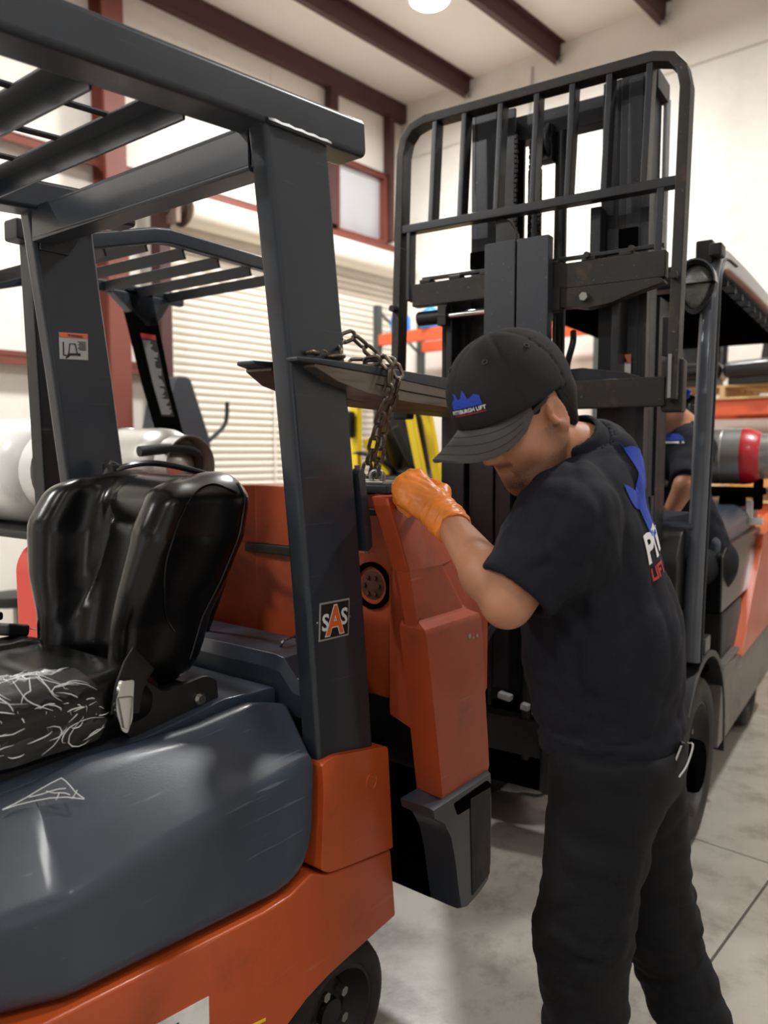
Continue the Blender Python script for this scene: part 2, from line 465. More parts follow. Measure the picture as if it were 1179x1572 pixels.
M['visor'] = mat('grey_twill', S(70, 69, 68), 0.85, 0.0, var=0.06, vscale=20, bump=0.3, bscale=450)
M['hair'] = mat('black_hair', S(9, 8, 8), 0.6, 0.0, var=0.4, vscale=60, bump=0.5, bscale=300, spec=0.25)
M['glove'] = mat('orange_nitrile', S(250, 144, 58), 0.40, 0.0, var=0.05, vscale=20, bump=0.15, bscale=90)
M['leather'] = mat('brown_boot_leather', S(46, 36, 30), 0.5, 0.0, var=0.2, bump=0.2, bscale=100)
M['ink_white'] = mat('white_print', S(228, 228, 230), 0.6)
M['ink_black'] = mat('black_print', S(20, 20, 20), 0.5)
M['ink_orange'] = mat('orange_print', S(226, 104, 40), 0.5)
M['ink_blue'] = mat('blue_print', S(28, 60, 168), 0.7)
M['ink_red'] = mat('red_print', S(176, 44, 48), 0.7)
M['ink_grey'] = mat('grey_print', S(150, 152, 154), 0.5)
M['decal_silver'] = mat('silver_decal', S(176, 178, 180), 0.4, 0.3)
M['lens'] = mat('lamp_lens', S(120, 120, 118), 0.12, 0.3, var=0.5, vscale=60, bump=0.8, bscale=60)
M['tool_steel'] = mat('tool_steel', S(200, 200, 200), 0.2, 1.0)
# ================================================================== the building
G = frame(0.22, 10.3, 42)         # local x: along the shutter wall away from the far corner, y: into the room
EAVE = 5.83
def gobj(name, mb, m, bevel=0.0, **k):
    o = obj(name, mb, m, None, bevel, **k); o.matrix_world = G; tag(o, kind='structure'); return o
def gpart(name, mb, m, parent, bevel=0.0, **k): return obj(name, mb, m, parent, bevel, **k)

# high-bay lamps with their own light
LAMPS = [(2.1, 2.15), (6.4, 2.03), (11.2, 2.03), (3.4, 6.6), (8.0, 8.4), (12.5, 6.6), (5.0, 11.6), (11.2, 11.6)]
LAMP_W = [240, 190, 300, 190, 40, 90, 40, 30]
where = ['at the top edge of the picture near the window', 'over the roller shutter', 'over the red column',
         'over the tall mast', 'over the man in the cap', 'behind the grey seat', 'over the open floor', 'at the far back of the shop']
for i, (a, b) in enumerate(LAMPS):
    lm = thing('ceiling_lamp', 'round white high-bay lamp hung ' + where[i], 'lamp', G @ Matrix.Translation((a, b, EAVE - 0.25)), 'high-bay lamps under the ceiling')
    obj('housing', MB().lathe([(0.03, 0.25), (0.03, 0.16), (0.10, 0.15), (0.12, 0.06), (0.19, 0.03), (0.20, 0.0), (0.18, -0.01)], (0, 0, 0), (0, 0, 1), 24), M['white'], lm)
    if 'lamp_glow' not in M: M['lamp_glow'] = mat('lamp_diffuser', (1, 1, 1), 0.5, emis=(1, 0.98, 0.95), estr=14)
    obj('diffuser', MB().lathe([(0.175, -0.012), (0.15, -0.03), (0.0, -0.045)], (0, 0, 0), (0, 0, 1), 24), M['lamp_glow'], lm)
    ld = bpy.data.lights.new('lamp_light', 'AREA'); ld.shape = 'DISK'; ld.size = 0.5; ld.energy = LAMP_W[i]; ld.color = (1.0, 0.985, 0.96)
    lo_ = link(bpy.data.objects.new('lamp_light', ld), lm); lo_.location = (0, 0, -0.06)

# floor: base and cast slabs with sawn joints
fl = gobj('floor', MB().boxb(-0.2, 17, -0.2, 15, -0.25, -0.012), M['joint'])
ja = [-0.2, 1.55, 3.2, 4.85, 6.55, 8.2, 9.9, 12.0, 14.5, 17]; jb = [-0.2, 2.1, 4.05, 6.0, 7.9, 10.0, 12.5, 15]
for i in range(len(ja) - 1):
    for j in range(len(jb) - 1):
        gpart('slab', MB().boxb(ja[i] + .004, ja[i+1] - .004, jb[j] + .004, jb[j+1] - .004, -0.1, 0.0), M['concrete'], fl, 0.003, seg=1)

# shutter wall (left) with door opening and window opening
def wall_with_holes(a0, a1, z0, z1, holes, b0, b1):
    mb = MB(); xs = sorted({a0, a1} | {h[0] for h in holes} | {h[1] for h in holes}); zs = sorted({z0, z1} | {h[2] for h in holes} | {h[3] for h in holes})
    for i in range(len(xs)-1):
        for k in range(len(zs)-1):
            cx, cz = (xs[i]+xs[i+1])/2, (zs[k]+zs[k+1])/2
            if any(h[0] < cx < h[1] and h[2] < cz < h[3] for h in holes): continue
            mb.boxb(xs[i], xs[i+1], b0, b1, zs[k], zs[k+1])
    return mb
WIN = (0.34, 1.24, 4.10, 4.98); DOOR = (0.0, 3.52, 0.0, 3.66)
gobj('wall_left', wall_with_holes(-0.2, 16.2, 0, EAVE + .1, [WIN, (-0.05, 3.52, 0, 3.66)], -0.2, 0.0), M['wall'])
gobj('wall_right', MB().boxb(-0.2, 0.0, 0.0, 14.2, 0, EAVE + .1), M['wall'])
gobj('wall_back', wall_with_holes(0, 16, 0, EAVE + .1, [(7.5, 11.0, 0, 4.2)], 14.0, 14.2), M['wall'])
gobj('wall_end', wall_with_holes(0, 14, 0, EAVE + .1, [(3.0, 6.0, 0, 4.2)], 16.0, 16.2).xf(Matrix(((0, 1, 0, 0), (1, 0, 0, 0), (0, 0, 1, 0), (0, 0, 0, 1)))), M['wall'])
gobj('ceiling', MB().boxb(-0.2, 16.2, -0.2, 14.2, EAVE + .1, EAVE + .25), M['ceil'])

# insulation sheet seams on walls
sm = MB()
for z in (5.23,):
    sm.boxb(-0.004, 0.008, 0.1, 14, z, z + .02)
gobj('trim_1', sm, mat('seam_tape', S(196, 190, 182), 0.5))
sm = MB()
for a in (2.15, 5.6, 7.3, 9.0): sm.boxb(a, a + .02, 0.0, 0.006, 0, EAVE)
gobj('trim_2', sm, M['wall'])

# steel: purlins, eave strut, columns, girts
n_tr = [3]
def trim(mb, m='redsteel', bevel=0.0):
    o = gobj('trim_%d' % n_tr[0], mb, M[m], bevel); n_tr[0] += 1; return o
def zpurlin(b, a0=0.02, a1=15.9):
    mb = MB(); z = EAVE + 0.10
    mb.boxb(a0, a1, b, b + .016, z - .21, z); mb.boxb(a0, a1, b - .055, b, z - .21, z - .197); mb.boxb(a0, a1, b, b + .07, z - .013, z)
    return mb
for b in (1.09, 2.30, 3.46, 4.62, 5.78, 6.94, 8.1, 9.26, 10.42, 11.58, 12.74): trim(zpurlin(b), 'redsteel_dk')
trim(MB().boxb(0, 16, 0.002, 0.10, EAVE - .13, EAVE + .09), 'redsteel_dk')
def icol(a, dep=0.26, wd=0.2, z1=EAVE, tf=0.014):
    mb = MB()
    mb.boxb(a - wd/2, a + wd/2, 0.02, 0.02 + tf, 0, z1); mb.boxb(a - wd/2, a + wd/2, 0.02 + dep - tf, 0.02 + dep, 0, z1)
    mb.boxb(a - .006, a + .006, 0.03, dep, 0, z1); return mb
trim(icol(4.16, 0.24, 0.20)); trim(icol(9.6)); trim(icol(14.5))
trim(MB().boxb(3.56, 3.68, 0.0, 0.16, 0, 4.06), 'redsteel_dk')      # door jamb post
trim(MB().boxb(1.25, 1.36, 0.0, 0.12, 4.16, EAVE - .13), 'redsteel_dk')
trim(MB().boxb(0.26, 0.34, 0.0, 0.12, 4.16, EAVE - .13), 'redsteel_dk')
def girt(a0, a1, z):
    mb = MB(); mb.boxb(a0, a1, 0.0, 0.14, z, z + .012); mb.boxb(a0, a1, 0.128, 0.14, z - .06, z + .012); mb.boxb(a0, a1, 0.0, 0.012, z, z + .07); return mb
trim(girt(0.0, 4.05, 4.08), 'redsteel'); trim(girt(4.28, 9.5, 4.08), 'redsteel'); trim(girt(4.28, 9.5, 2.28), 'redsteel'); trim(girt(3.7, 4.05, 2.28), 'redsteel')

# window above the shutter with white blind slats
wn = gobj('window_1', MB().boxb(WIN[0], WIN[0] + .05, -0.12, 0.08, WIN[2], WIN[3]).boxb(WIN[1] - .05, WIN[1], -0.12, 0.08, WIN[2], WIN[3])
          .boxb(WIN[0], WIN[1], -0.12, 0.08, WIN[2] - .0, WIN[2] + .05).boxb(WIN[0], WIN[1], -0.12, 0.08, WIN[3] - .06, WIN[3]), M['redsteel'], 0.004)
gpart('mullion', MB().boxb(0.79, 0.81, -0.10, -0.06, WIN[2] + .05, WIN[3] - .06), M['decal_silver'], wn)
M['glass_lit'] = mat('frosted_window_glass', (0.95, 0.97, 1.0), 0.3, alpha=0.12)
gpart('pane', MB().boxb(WIN[0] + .05, WIN[1] - .05, -0.11, -0.10, WIN[2] + .05, WIN[3] - .06), M['glass_lit'], wn)
M['blind'] = mat('translucent_blind', S(244, 246, 250), 0.5, trans=0.25)
bl = mesh_of(MB().box((0, 0, 0), (0.79, 0.035, 0.004), Matrix.Rotation(0.75, 3, 'X')), 'blind_slat')
bl.materials.append(M['blind'])
for k in range(20): inst('blind_slat', bl, wn, Matrix.Translation((0.79, -0.02, WIN[2] + .07 + k * 0.0385)))

# roller shutter: slats, guides, bottom bar, barrel above
dr = gobj('door_1', MB().boxb(3.47, 3.535, -0.10, 0.03, 0, 3.7).boxb(-0.02, 0.03, -0.10, 0.03, 0, 3.7), M['shutter'], 0.004)
prof = [(-0.06, 0.002), (-0.045, 0.010), (-0.036, 0.030), (-0.033, 0.045), (-0.036, 0.058), (-0.05, 0.068), (-0.06, 0.071)]
slat = mesh_of(MB().prism(prof, 'x', 0.03, 3.475), 'shutter_slat', ang=50); slat.materials.append(M['shutter'])
for k in range(49): inst('slat', slat, dr, Matrix.Translation((0, 0, 0.06 + k * 0.0745)))
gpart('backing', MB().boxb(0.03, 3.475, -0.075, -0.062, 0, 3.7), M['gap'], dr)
gpart('bottom_bar', MB().boxb(0.03, 3.475, -0.09, -0.03, 0.0, 0.06), M['decal_silver'], dr, 0.004)
brl = gobj('trim_%d' % n_tr[0], MB().cyl((-0.0, 0.17, 3.84), (3.40, 0.17, 3.84), 0.155, n=32), M['shutter']); n_tr[0] += 1
br = MB().lathe([(0.175, 0.0), (0.175, 0.012), (0.06, 0.014), (0.06, 0.10), (0.03, 0.11), (0.03, 0.2)], (3.42, 0.17, 3.84), (1, 0, 0), 24)
br.boxb(3.55, 3.60, 0.02, 0.32, 3.66, 4.02).torus((3.62, 0.17, 3.84), (1, 0, 0), 0.07, 0.012, 18, 6)
gobj('trim_%d' % n_tr[0], br, mat('shutter_bracket', S(120, 104, 92), 0.5, 0.3, dirt=S(90, 50, 38), dscale=9, damt=0.7)); n_tr[0] += 1

# small wall fittings: purlin clips, cable on the far wall
cl = MB()
for b in (1.09, 2.30, 3.46):
    cl.bar((0.03, b - .06, EAVE - .02), (0.10, b + .03, EAVE - .14), 0.03, 0.012); cl.bar((0.03, b + .05, EAVE - .02), (0.10, b + .0, EAVE - .16), 0.03, 0.012)
gobj('trim_%d' % n_tr[0], cl, M['decal_silver']); n_tr[0] += 1
gobj('trim_%d' % n_tr[0], MB().tube(spline([(0.015, 1.95, 5.8), (0.015, 1.93, 5.2), (0.015, 2.0, 4.7), (0.015, 1.96, 4.3), (0.015, 1.95, 2.5)], 6), 0.012, 6), mat('white_cable', S(198, 194, 188), 0.5)); n_tr[0] += 1
# ================================================================== grey and orange forklift in the foreground
AX, AY, AH = -0.146, 1.58, 38
FA = frame(AX, AY, AH)
tA = thing('forklift', 'slate grey and orange forklift in the foreground with black vinyl seat', 'forklift', FA)

def pillar(y0, y1, name, x_shift=0.0):
    st = [(2.12, .124, -.055), (1.9, .096, -.080), (1.7, .070, -.106), (1.33, .029, -.149), (1.05, .004, -.178), (0.72, -.022, -.208)]
    mb = MB(); r = 0.012
    rings = []
    for z, a, b in st:
        cx, cy = (a + b) / 2 + x_shift, (y0 + y1) / 2
        rings.append([(cx + p[0], cy + p[1], z) for p in rrect(a - b, abs(y1 - y0), r, 3)])
    mb.loft(rings)
    return obj(name, mb, M['slate'], tA, ang=60)
pn = pillar(0.0, -0.052, 'rear_pillar'); pf = pillar(-0.87, -0.922, 'rear_pillar')

def zr(x): return 2.193 - 0.075 * x - 0.035      # centre height of the roof side beam
def side_beam(y0, y1):
    mb = MB(); yc = (y0 + y1) / 2
    path = [(-0.165, yc, zr(-0.165)), (0.5, yc, zr(0.5)), (1.1, yc, zr(1.1)), (1.32, yc, zr(1.3) - .03)]
    mb.sweep(path, rrect(abs(y1 - y0), 0.076, 0.012, 3)); return mb
obj('guard_side_beam', side_beam(0.004, -0.085), M['slate'], tA, ang=60)
obj('guard_side_beam', side_beam(-0.835, -0.924), M['slate'], tA, ang=60)
# welds where the posts meet the beams
for yy in (0.003, -0.873):
    obj('weld_bead', MB().tube([(0.12 - i * 0.0175, yy + .001 * (i % 2), zr(0) - .042 + .0009 * i) for i in range(11)], [0.005 + .0015 * (i % 2) for i in range(11)], 6), M['slate'], tA)
# rear cross channel
xm = MB().boxb(-0.06, 0.118, -0.83, -0.085, 2.112, 2.124)
xm.boxb(0.108, 0.118, -0.87, -0.052, 2.045, 2.124); xm.boxb(0.06, 0.118, -0.87, -0.052, 2.037, 2.047)
obj('guard_crossmember', xm, M['slate'], tA, 0.003)
obj('guard_gusset', MB().prism([(0.10, 2.11), (0.10, 2.02), (0.02, 2.02), (-0.04, 2.11)], 'y', -0.87, -0.862), M['slate'], tA, 0.002)
for k in range(6):
    x = 0.262 + k * 0.185
    sl_ = MB().boxb(x - .024, x - .018, -0.835, -0.085, 2.106, 2.150).boxb(x - .024, x + .022, -0.835, -0.085, 2.144, 2.150)
    z = -0.075 * x + 0.012
    o = obj('guard_slat', sl_, M['slate'], tA, 0.002); o.location.z = z
for y in (-0.27, -0.45, -0.63):
    obj('guard_rod', MB().cyl((0.25, y, 2.145), (1.2, y, 2.075), 0.0065, n=8), M['slate_dark'], tA)
for y in (-0.045, -0.88):
    obj('front_pillar', MB().sweep([(1.30, y, 2.03), (1.45, y, 1.3), (1.6, y, 0.55)], rrect(0.06, 0.09, 0.012, 3)), M['slate'], tA, ang=60)

# hinge plate on the rear edge of the near post
hp = MB().prism(round_poly([(-.138, 1.455), (-.158, 1.465), (-.183, 1.335), (-.188, 1.285), (-.168, 1.275)], 0.006), 'y', -0.02, 0.006)
obj('hinge_plate', hp, M['slate'], tA, 0.002)
obj('hinge_pin', MB().cyl((-.150, -0.008, 1.47), (-.186, -0.008, 1.27), 0.006, n=8), M['steel'], tA)

# ---- decals
def quad_decal(parent, pts, mtl, name, th=0.0012, n=(0, 1, 0)):
    p = [V(*q) for q in pts]; n = V(*n)
    mb = MB().add(p + [q + n * th for q in p], [(3, 2, 1, 0), (4, 5, 6, 7), (0, 1, 5, 4), (1, 2, 6, 5), (2, 3, 7, 6), (3, 0, 4, 7)])
    return obj(name, mb, mtl, parent)
# square dealer badge with letters S A S
dc = V(-0.0625, 0.0, 1.140); ux = V(-0.997, 0, -0.03).normalized(); uz = V(-.05, 0, 1).normalized()
def badge_pt(a, b, off): return dc + ux * a + uz * b + V(0, off, 0)
bw = 0.048; bh = 0.041
dbase = quad_decal(pn, [badge_pt(-bw, -bh, .0005), badge_pt(bw, -bh, .0005), badge_pt(bw, bh, .0005), badge_pt(-bw, bh, .0005)], M['decal_silver'], 'badge')
quad_decal(dbase, [badge_pt(-bw+.004, -bh+.004, .0015), badge_pt(bw-.004, -bh+.004, .0015), badge_pt(bw-.004, bh-.004, .0015), badge_pt(-bw+.004, bh-.004, .0015)], M['ink_black'], 'badge_field')
def badge_text(s, size, a, b, m, off, bold=0.0, sx=1.0):
    v, f, _ = text_mesh(s, size, bold); mb = MB()
    mb.add([badge_pt(a + p.x * sx, b + p.y, off) for p in v], [tuple(reversed(q)) for q in f]); return obj('badge_letter', mb, m, dbase)
badge_text('S', 0.050, -0.030, -0.002, M['ink_white'], .0032, .0012); badge_text('S', 0.050, 0.030, 0.004, M['ink_white'], .0032, .0012)
badge_text('A', 0.085, 0.0, 0.0, M['ink_white'], .0036, .0046, 0.9); badge_text('A', 0.085, 0.0, 0.0, M['ink_orange'], .0042, .0022, 0.9)
for a in (-.052, .052): obj('rivet', MB().lathe([(.003, 0), (.002, .002), (0, .0025)], badge_pt(a, 0, 0), (0, 1, 0), 8), M['steel'], dbase)
# warning decal on the inner face of the far post
def far_pt(x, z, off): return V(x - 0.12 * (z - 1.78) * -1 * 0 , -0.87 + off, z)
wd_ = quad_decal(pf, [far_pt(.054, 1.746, .0003), far_pt(-.029, 1.750, .0003), far_pt(-.030, 1.821, .0003), far_pt(.054, 1.816, .0003)], M['decal_silver'], 'warning_decal')
quad_decal(wd_, [far_pt(.053, 1.804, .0015), far_pt(-.029, 1.808, .0015), far_pt(-.029, 1.820, .0015), far_pt(.053, 1.815, .0015)], M['ink_orange'], 'decal_header')
v, f, _ = text_mesh('WARNING', 0.009, 0.0003)
obj('decal_lettering', MB().add([far_pt(.008 - p.x, 1.811 + p.y, .0030) for p in v], f), M['ink_black'], wd_)
pic = MB()
def fbar(x0, z0, x1, z1, w): pic.bar(far_pt(x0, z0, .0022), far_pt(x1, z1, .0022), w, 0.0012, (0, 1, 0))
fbar(.042, 1.757, .042, 1.792, .0028); fbar(.044, 1.757, .030, 1.757, .003); fbar(.030, 1.760, .0, 1.763, .006); fbar(.027, 1.763, .024, 1.789, .002)
fbar(.024, 1.789, .008, 1.790, .002); fbar(.008, 1.790, .003, 1.764, .002); fbar(.036, 1.750, .026, 1.757, .004); fbar(.001, 1.762, -.006, 1.763, .007)
for i in range(6): fbar(.0 - .004 * (i % 2), 1.797 - i * .0042, -.024, 1.798 - i * .0042, .0016)
obj('decal_pictogram', pic, M['ink_black'], wd_)

# ---- bodywork
def zrid(x): return 0.854 - 0.085 * x
def ztop(x): return float(np.interp(x, [-.05, .05, .22, .447, .6, .85], [.930, .962, .952, .962, .934, .90]))
st = []   # (x_low, z_low, x_ridge, x_top, y_shift)
for xl, zl, xr_, xt in ((.012, .725, .008, -.042), (.013, .69, .012, -.035), (.022, .652, .024, -.015), (.042, .624, .045, .015), (.075, .608, .078, .06), (.12, .604, .12, .11)):
    st.append((xl, zl, xr_, xt, 0.0))
for x in (.2, .28, .36, .44, .5, .545): st.append((x, .604 + (x - .12) * .095, x, x, 0.0))
for x, ys in ((.563, -.002), (.58, -.008), (.62, -.024), (.70, -.056), (.80, -.094), (.95, -.15)): st.append((x + .0, .604 + (x - .12) * .095, x, x - .02, ys))
rows = []
for xl, zl, xr_, xt, ys in st:
    zr_, zt = zrid(xr_), ztop(xt)
    fx = lambda t: xr_ + (xt - xr_) * t
    fy = lambda t: -0.014 - .108 * t + ys
    fz = lambda t: zr_ + .013 + (zt - .006 - zr_ - .013) * t
    lx = lambda t: xl + (xr_ - xl) * t
    lz = lambda t: zl + .014 + (zr_ - .016 - zl - .014) * t
    rows.append([(xl + .002, -0.03 + ys, zl), (xl, -0.006 + ys, zl + .002), (xl, 0.0 + ys, zl + .012), (lx(.08), 0.001 + ys, lz(.08)), (lx(.5), 0.002 + ys, lz(.5)), (lx(.92), 0.002 + ys, lz(.92)), (xr_, 0.0015 + ys, zr_ - .014),
                 (xr_, -0.003 + ys, zr_ + .001), (fx(0), fy(0), fz(0)), (fx(.12), fy(.12), fz(.12)), (fx(.5), fy(.5), fz(.5)), (fx(.85), fy(.85), fz(.85)), (xt, fy(1), fz(1)),
                 (xt, -0.137 + ys, zt), (xt, -0.155 + ys, zt - .004), (xt, -0.19 + ys, zt - .03)])
hd = obj('side_cover', MB().grid(rows), M['slate_plastic'], tA, ang=80)
md = hd.modifiers.new('thickness', 'SOLIDIFY'); md.thickness = 0.006; md.offset = -1
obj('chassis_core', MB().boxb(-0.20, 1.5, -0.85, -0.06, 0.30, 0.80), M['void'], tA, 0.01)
obj('seat_deck', MB().prism(round_poly([(-.045, .90), (-.045, .965), (.10, .975), (.30, .95), (.9, .925), (.9, .88)], .01), 'y', -0.76, -0.165), M['slate_plastic'], tA, 0.006)
# raised rear deck between the posts
rd = MB()
ring = lambda x, zt, w, ed: [(x, -0.435 - w, zt - .10), (x, -0.435 - w, zt - .05 - ed), (x, -0.435 - w + .05, zt - .045), (x, -0.435 - w + .09, zt - .005), (x, -0.435 - w + .12, zt), (x, -0.435 + w - .12, zt),
                             (x, -0.435 + w - .09, zt - .005), (x, -0.435 + w - .05, zt - .045), (x, -0.435 + w, zt - .05 - ed), (x, -0.435 + w, zt - .10)]
rd.loft([ring(-.06, 1.00, .36, 0), ring(-.075, 1.03, .36, 0), ring(-.20, 1.035, .365, 0), ring(-.235, 1.025, .36, 0), ring(-.24, .95, .36, 0)])
obj('rear_deck', rd, M['slate_plastic'], tA, 0.006, ang=50)
obj('deck_latch', MB().tube(spline([(-.13, -.235, 1.02), (-.125, -.222, 1.045), (-.15, -.218, 1.052), (-.175, -.222, 1.045), (-.18, -.235, 1.02)], 4), 0.004, 6), M['chrome'], tA)
# far side cover
obj('side_cover', MB().prism([(.0, .62), (.9, .68), (.9, .90), (.0, .96)], 'y', -0.885, -0.76), M['slate_plastic'], tA, 0.02)

cov = [(-.004, .842), (-.045, .848), (-.232, .812), (-.252, .556), (-.06, .588), (-.022, .596), (.0, .612), (-.006, .70), (-.010, .78)]
cv = obj('corner_cover', MB().prism(round_poly(cov, [.012, .02, .012, .004, .01, .01, .006, .02, .02], 3), 'y', -0.14, 0.016), M['orange'], tA, 0.008, seg=3, ang=50)
obj('plug', MB().torus((-0.170, 0.0165, .748), (0, 1, 0), 0.0185, 0.0016, 24, 6).lathe([(.017, 0), (.0165, .0008), (0, .0009)], (-0.170, 0.016, .748), (0, 1, 0), 24), M['orange'], cv)
low = [(-.252, .550), (-.06, .582), (-.022, .590), (.02, .612), (.045, .606), (.085, .594), (.16, .594), (.64, .642), (1.1, .69), (1.1, .27), (.20, .27), (.145, .285), (.10, .318), (.04, .342), (-.03, .356), (-.10, .362), (-.272, .374)]
obj('lower_body', MB().prism(low, 'y', -0.12, 0.010), M['orange'], tA, 0.006, seg=2, ang=50)
obj('lower_body', MB().prism(low, 'y', -0.90, -0.79), M['orange'], tA, 0.006, seg=2, ang=50)
obj('mud_guard', MB().prism([(-.18, .37), (-.11, .345), (-.02, .335), (-.02, .36)], 'y', -0.16, -0.02), M['void'], tA)
# white sticker with the tops of black letters, low on the flank
stk = quad_decal(tA, [(.300, .0105, .395), (.300, .0105, .503), (.425, .0105, .520), (.425, .0105, .405)], M['white'], 'white_sticker')
lt = MB()
for x0 in (.375, .396): lt.prism([(x0, .495), (x0 - .008, .495), (x0 - .012, .455), (x0 - .001, .455)], 'y', .0115, .0122)
obj('sticker_lettering', lt, M['ink_black'], stk)
obj('flank_stripe', MB().bar((.245, .0108, .392), (.16, .0108, .372), .001, .006), M['yellow'], tA)

# rear wheels
def wheel(parent, c, r, w, tread=0.09, hub=0.0, side=1, lugs=0, rimm='black', tyre='rubber', name='wheel'):
    c = V(*c); ax = V(0, side, 0)
    wr = bpy.data.objects.new(name, None); link(wr, parent)
    ri = r - tread
    obj('tyre', MB().lathe([(ri, -w*.46), (ri + tread*.25, -w*.5), (r - .03, -w*.5), (r - .008, -w*.42), (r, -w*.30), (r, w*.30), (r - .008, w*.42), (r - .03, w*.5), (ri + tread*.25, w*.5), (ri, w*.46), (ri - .004, w*.40), (ri - .004, -w*.40)], c, ax, 48, cap=False), M[tyre], wr, ang=50)
    rim = obj('rim', MB().lathe([(ri + .002, w*.44), (ri - .010, w*.455), (ri - .016, w*.38), (ri - .03, w*.20), (ri*.62, w*.10), (ri*.55, w*.16), (ri*.3, w*.20), (ri*.28, w*.30), (0.0, w*.31)], c, ax, 36, cap=False), M[rimm], wr, ang=50)
    for i in range(lugs):
        a = 2 * PI * i / lugs; rr = ri * .46
        p = c + V(rr * math.cos(a), side * w * .17, rr * math.sin(a))
        obj('lug_nut', MB().cyl(p, p + ax * .022, .012, n=6), M['steel'], rim)
    return wr
wheel(tA, (-.12, -.11, .176), .176, .15, .055, lugs=5)
wheel(tA, (-.12, -.78, .176), .176, .15, .055, side=-1)
wheel(tA, (1.0, -.09, .225), .225, .16, .06, lugs=5); wheel(tA, (1.0, -.80, .225), .225, .16, .06, side=-1)

# ---- seat: sculpted backrest with wings, cushion, belt
SY = -0.43
lean = 0.26
def seat_q(P):
    q = P.copy(); q[:, 1] -= SY
    q[:, 0] = q[:, 0] + (q[:, 2] - 1.0) * lean           # undo the recline: x now measured from a vertical back
    return q
def back_sdf(P):
    q = seat_q(P); y = np.abs(q[:, 1]); z = q[:, 2]
    wid = np.interp(z, [.98, 1.06, 1.14, 1.22, 1.32, 1.40, 1.46], [.166, .166, .176, .212, .244, .240, .205])
    q2 = q.copy(); q2[:, 1] *= 0.235 / wid
    body = sd_rbox(q2, (.150, 0, 1.226), (.074, .232, .214), .068)
    wing_x = np.interp(z, [1.0, 1.1, 1.22, 1.34, 1.42, 1.46], [.30, .318, .345, .358, .332, .28])
    q3 = q2.copy(); q3[:, 1] = np.abs(q3[:, 1]); 
    mid = (wing_x + .10) / 2; half = (wing_x - .10) / 2
    w = sd_rbox(np.stack([(q3[:, 0] - mid) / half * .12, q3[:, 1] - .185 - .012 * np.clip((q3[:, 0] - .2) / .15, -1, 1), z - 1.226], 1), (0, 0, 0), (.12, .048, .214), .044)
    d = smin(body, w, .065)
    # quilted seams: centre panel lines and head roll
    seam = np.minimum(np.abs(y - np.interp(z, [1.0, 1.33, 1.46], [.125, .085, .085])) , 9)
    d = d + .006 * np.exp(-(seam / .006) ** 2) * (q2[:, 0] > .18)
    hr = np.abs(z - 1.335 - .02 * (y / .1) ** 2)
    d = d + np.where((y < .09) & (q2[:, 0] > .17), .010 * np.exp(-(hr / .012) ** 2), 0)
    d = d - np.where(y < .12, .016 * np.exp(-((z - 1.395) / .055) ** 2) * np.clip((.12 - y) / .04, 0, 1), 0)
    return d
bk = sdf_obj('seat_backrest', back_sdf, (-.06, -.70, .98), (.42, -.15, 1.50), .0065, M['vinyl'], tA, relax=6)
# piping on the near wing's outer face
def wing_pt(x, z, y=SY + .247): return (x - (z - 1.0) * lean, y, z)
def on_seat(pts, direction=(0, -1, 0), off=0.001, far=0.5):
    vv = [v.co.copy() for v in bk.data.vertices]; ff = [tuple(p.vertices) for p in bk.data.polygons]
    t = BVHTree.FromPolygons(vv, ff); out = []
    for p in pts:
        h = t.ray_cast(V(*p) - V(*direction) * far, V(*direction), 2.0)
        if h[0] is not None: out.append(h[0] + h[1] * off)
    return out
pp = on_seat([wing_pt(*q) for q in [(tuple(p)[0], tuple(p)[2]) for p in spline([(.145, 0, 1.41), (.20, 0, 1.43), (.27, 0, 1.40), (.30, 0, 1.33), (.29, 0, 1.26), (.24, 0, 1.17), (.195, 0, 1.12)], 6)]])
if len(pp) > 3: obj('piping', MB().tube(pp, .0022, 6), M['black_gloss'], bk)
pp = on_seat([wing_pt(*q) for q in [(tuple(p)[0], tuple(p)[2]) for p in spline([(.125, 0, 1.43), (.128, 0, 1.36), (.130, 0, 1.2), (.132, 0, 1.05)], 8)]])
if len(pp) > 3: obj('piping', MB().tube(pp, .0026, 6), M['black_gloss'], bk)

def cush_sdf(P):
    q = P - np.array([0, SY, 0]); y = np.abs(q[:, 1])
    zc = 1.005 + .04 * np.clip((q[:, 0] - .55) / .3, 0, 1)
    q2 = q.copy(); q2[:, 2] -= zc
    d = sd_rbox(q2, (.53, 0, 0), (.30, .245, .062), .045)
    bol = sd_rbox(q2, (.55, 0, .028), (.27, .245, .045), .04)      # side bolsters
    bol = np.maximum(bol, .14 - y)
    d = smin(d, bol, .04)
    d = d + .005 * np.exp(-((y - .13) / .007) ** 2) * (q2[:, 2] > 0) + .004 * np.exp(-((q[:, 0] - .42) / .007) ** 2) * (y < .13) * (q2[:, 2] > 0)
    return d
cu_ = sdf_obj('seat_cushion', cush_sdf, (.18, -.72, .91), (.88, -.14, 1.14), .0075, M['vinyl'], tA, relax=4)
obj('seat_base', MB().prism(round_poly([(.10, .93), (.12, 1.00), (.30, .985), (.82, .99), (.86, .90), (.2, .90)], .015), 'y', SY - .225, SY + .225), M['black'], tA, 0.01)
# hinge cheek with bolt beside the seat
ck = obj('seat_bracket', MB().prism(round_poly([(.10, .935), (.105, 1.015), (.135, 1.03), (.24, 1.02), (.30, 1.07), (.335, 1.06), (.33, .96), (.30, .93)], .012), 'y', SY + .23, SY + .245), M['black'], tA, 0.003)
obj('bolt', MB().cyl((.155, SY + .245, .985), (.155, SY + .258, .985), .009, n=6).cyl((.155, SY + .244, .985), (.155, SY + .249, .985), .013, n=12), M['tool_steel'], ck)
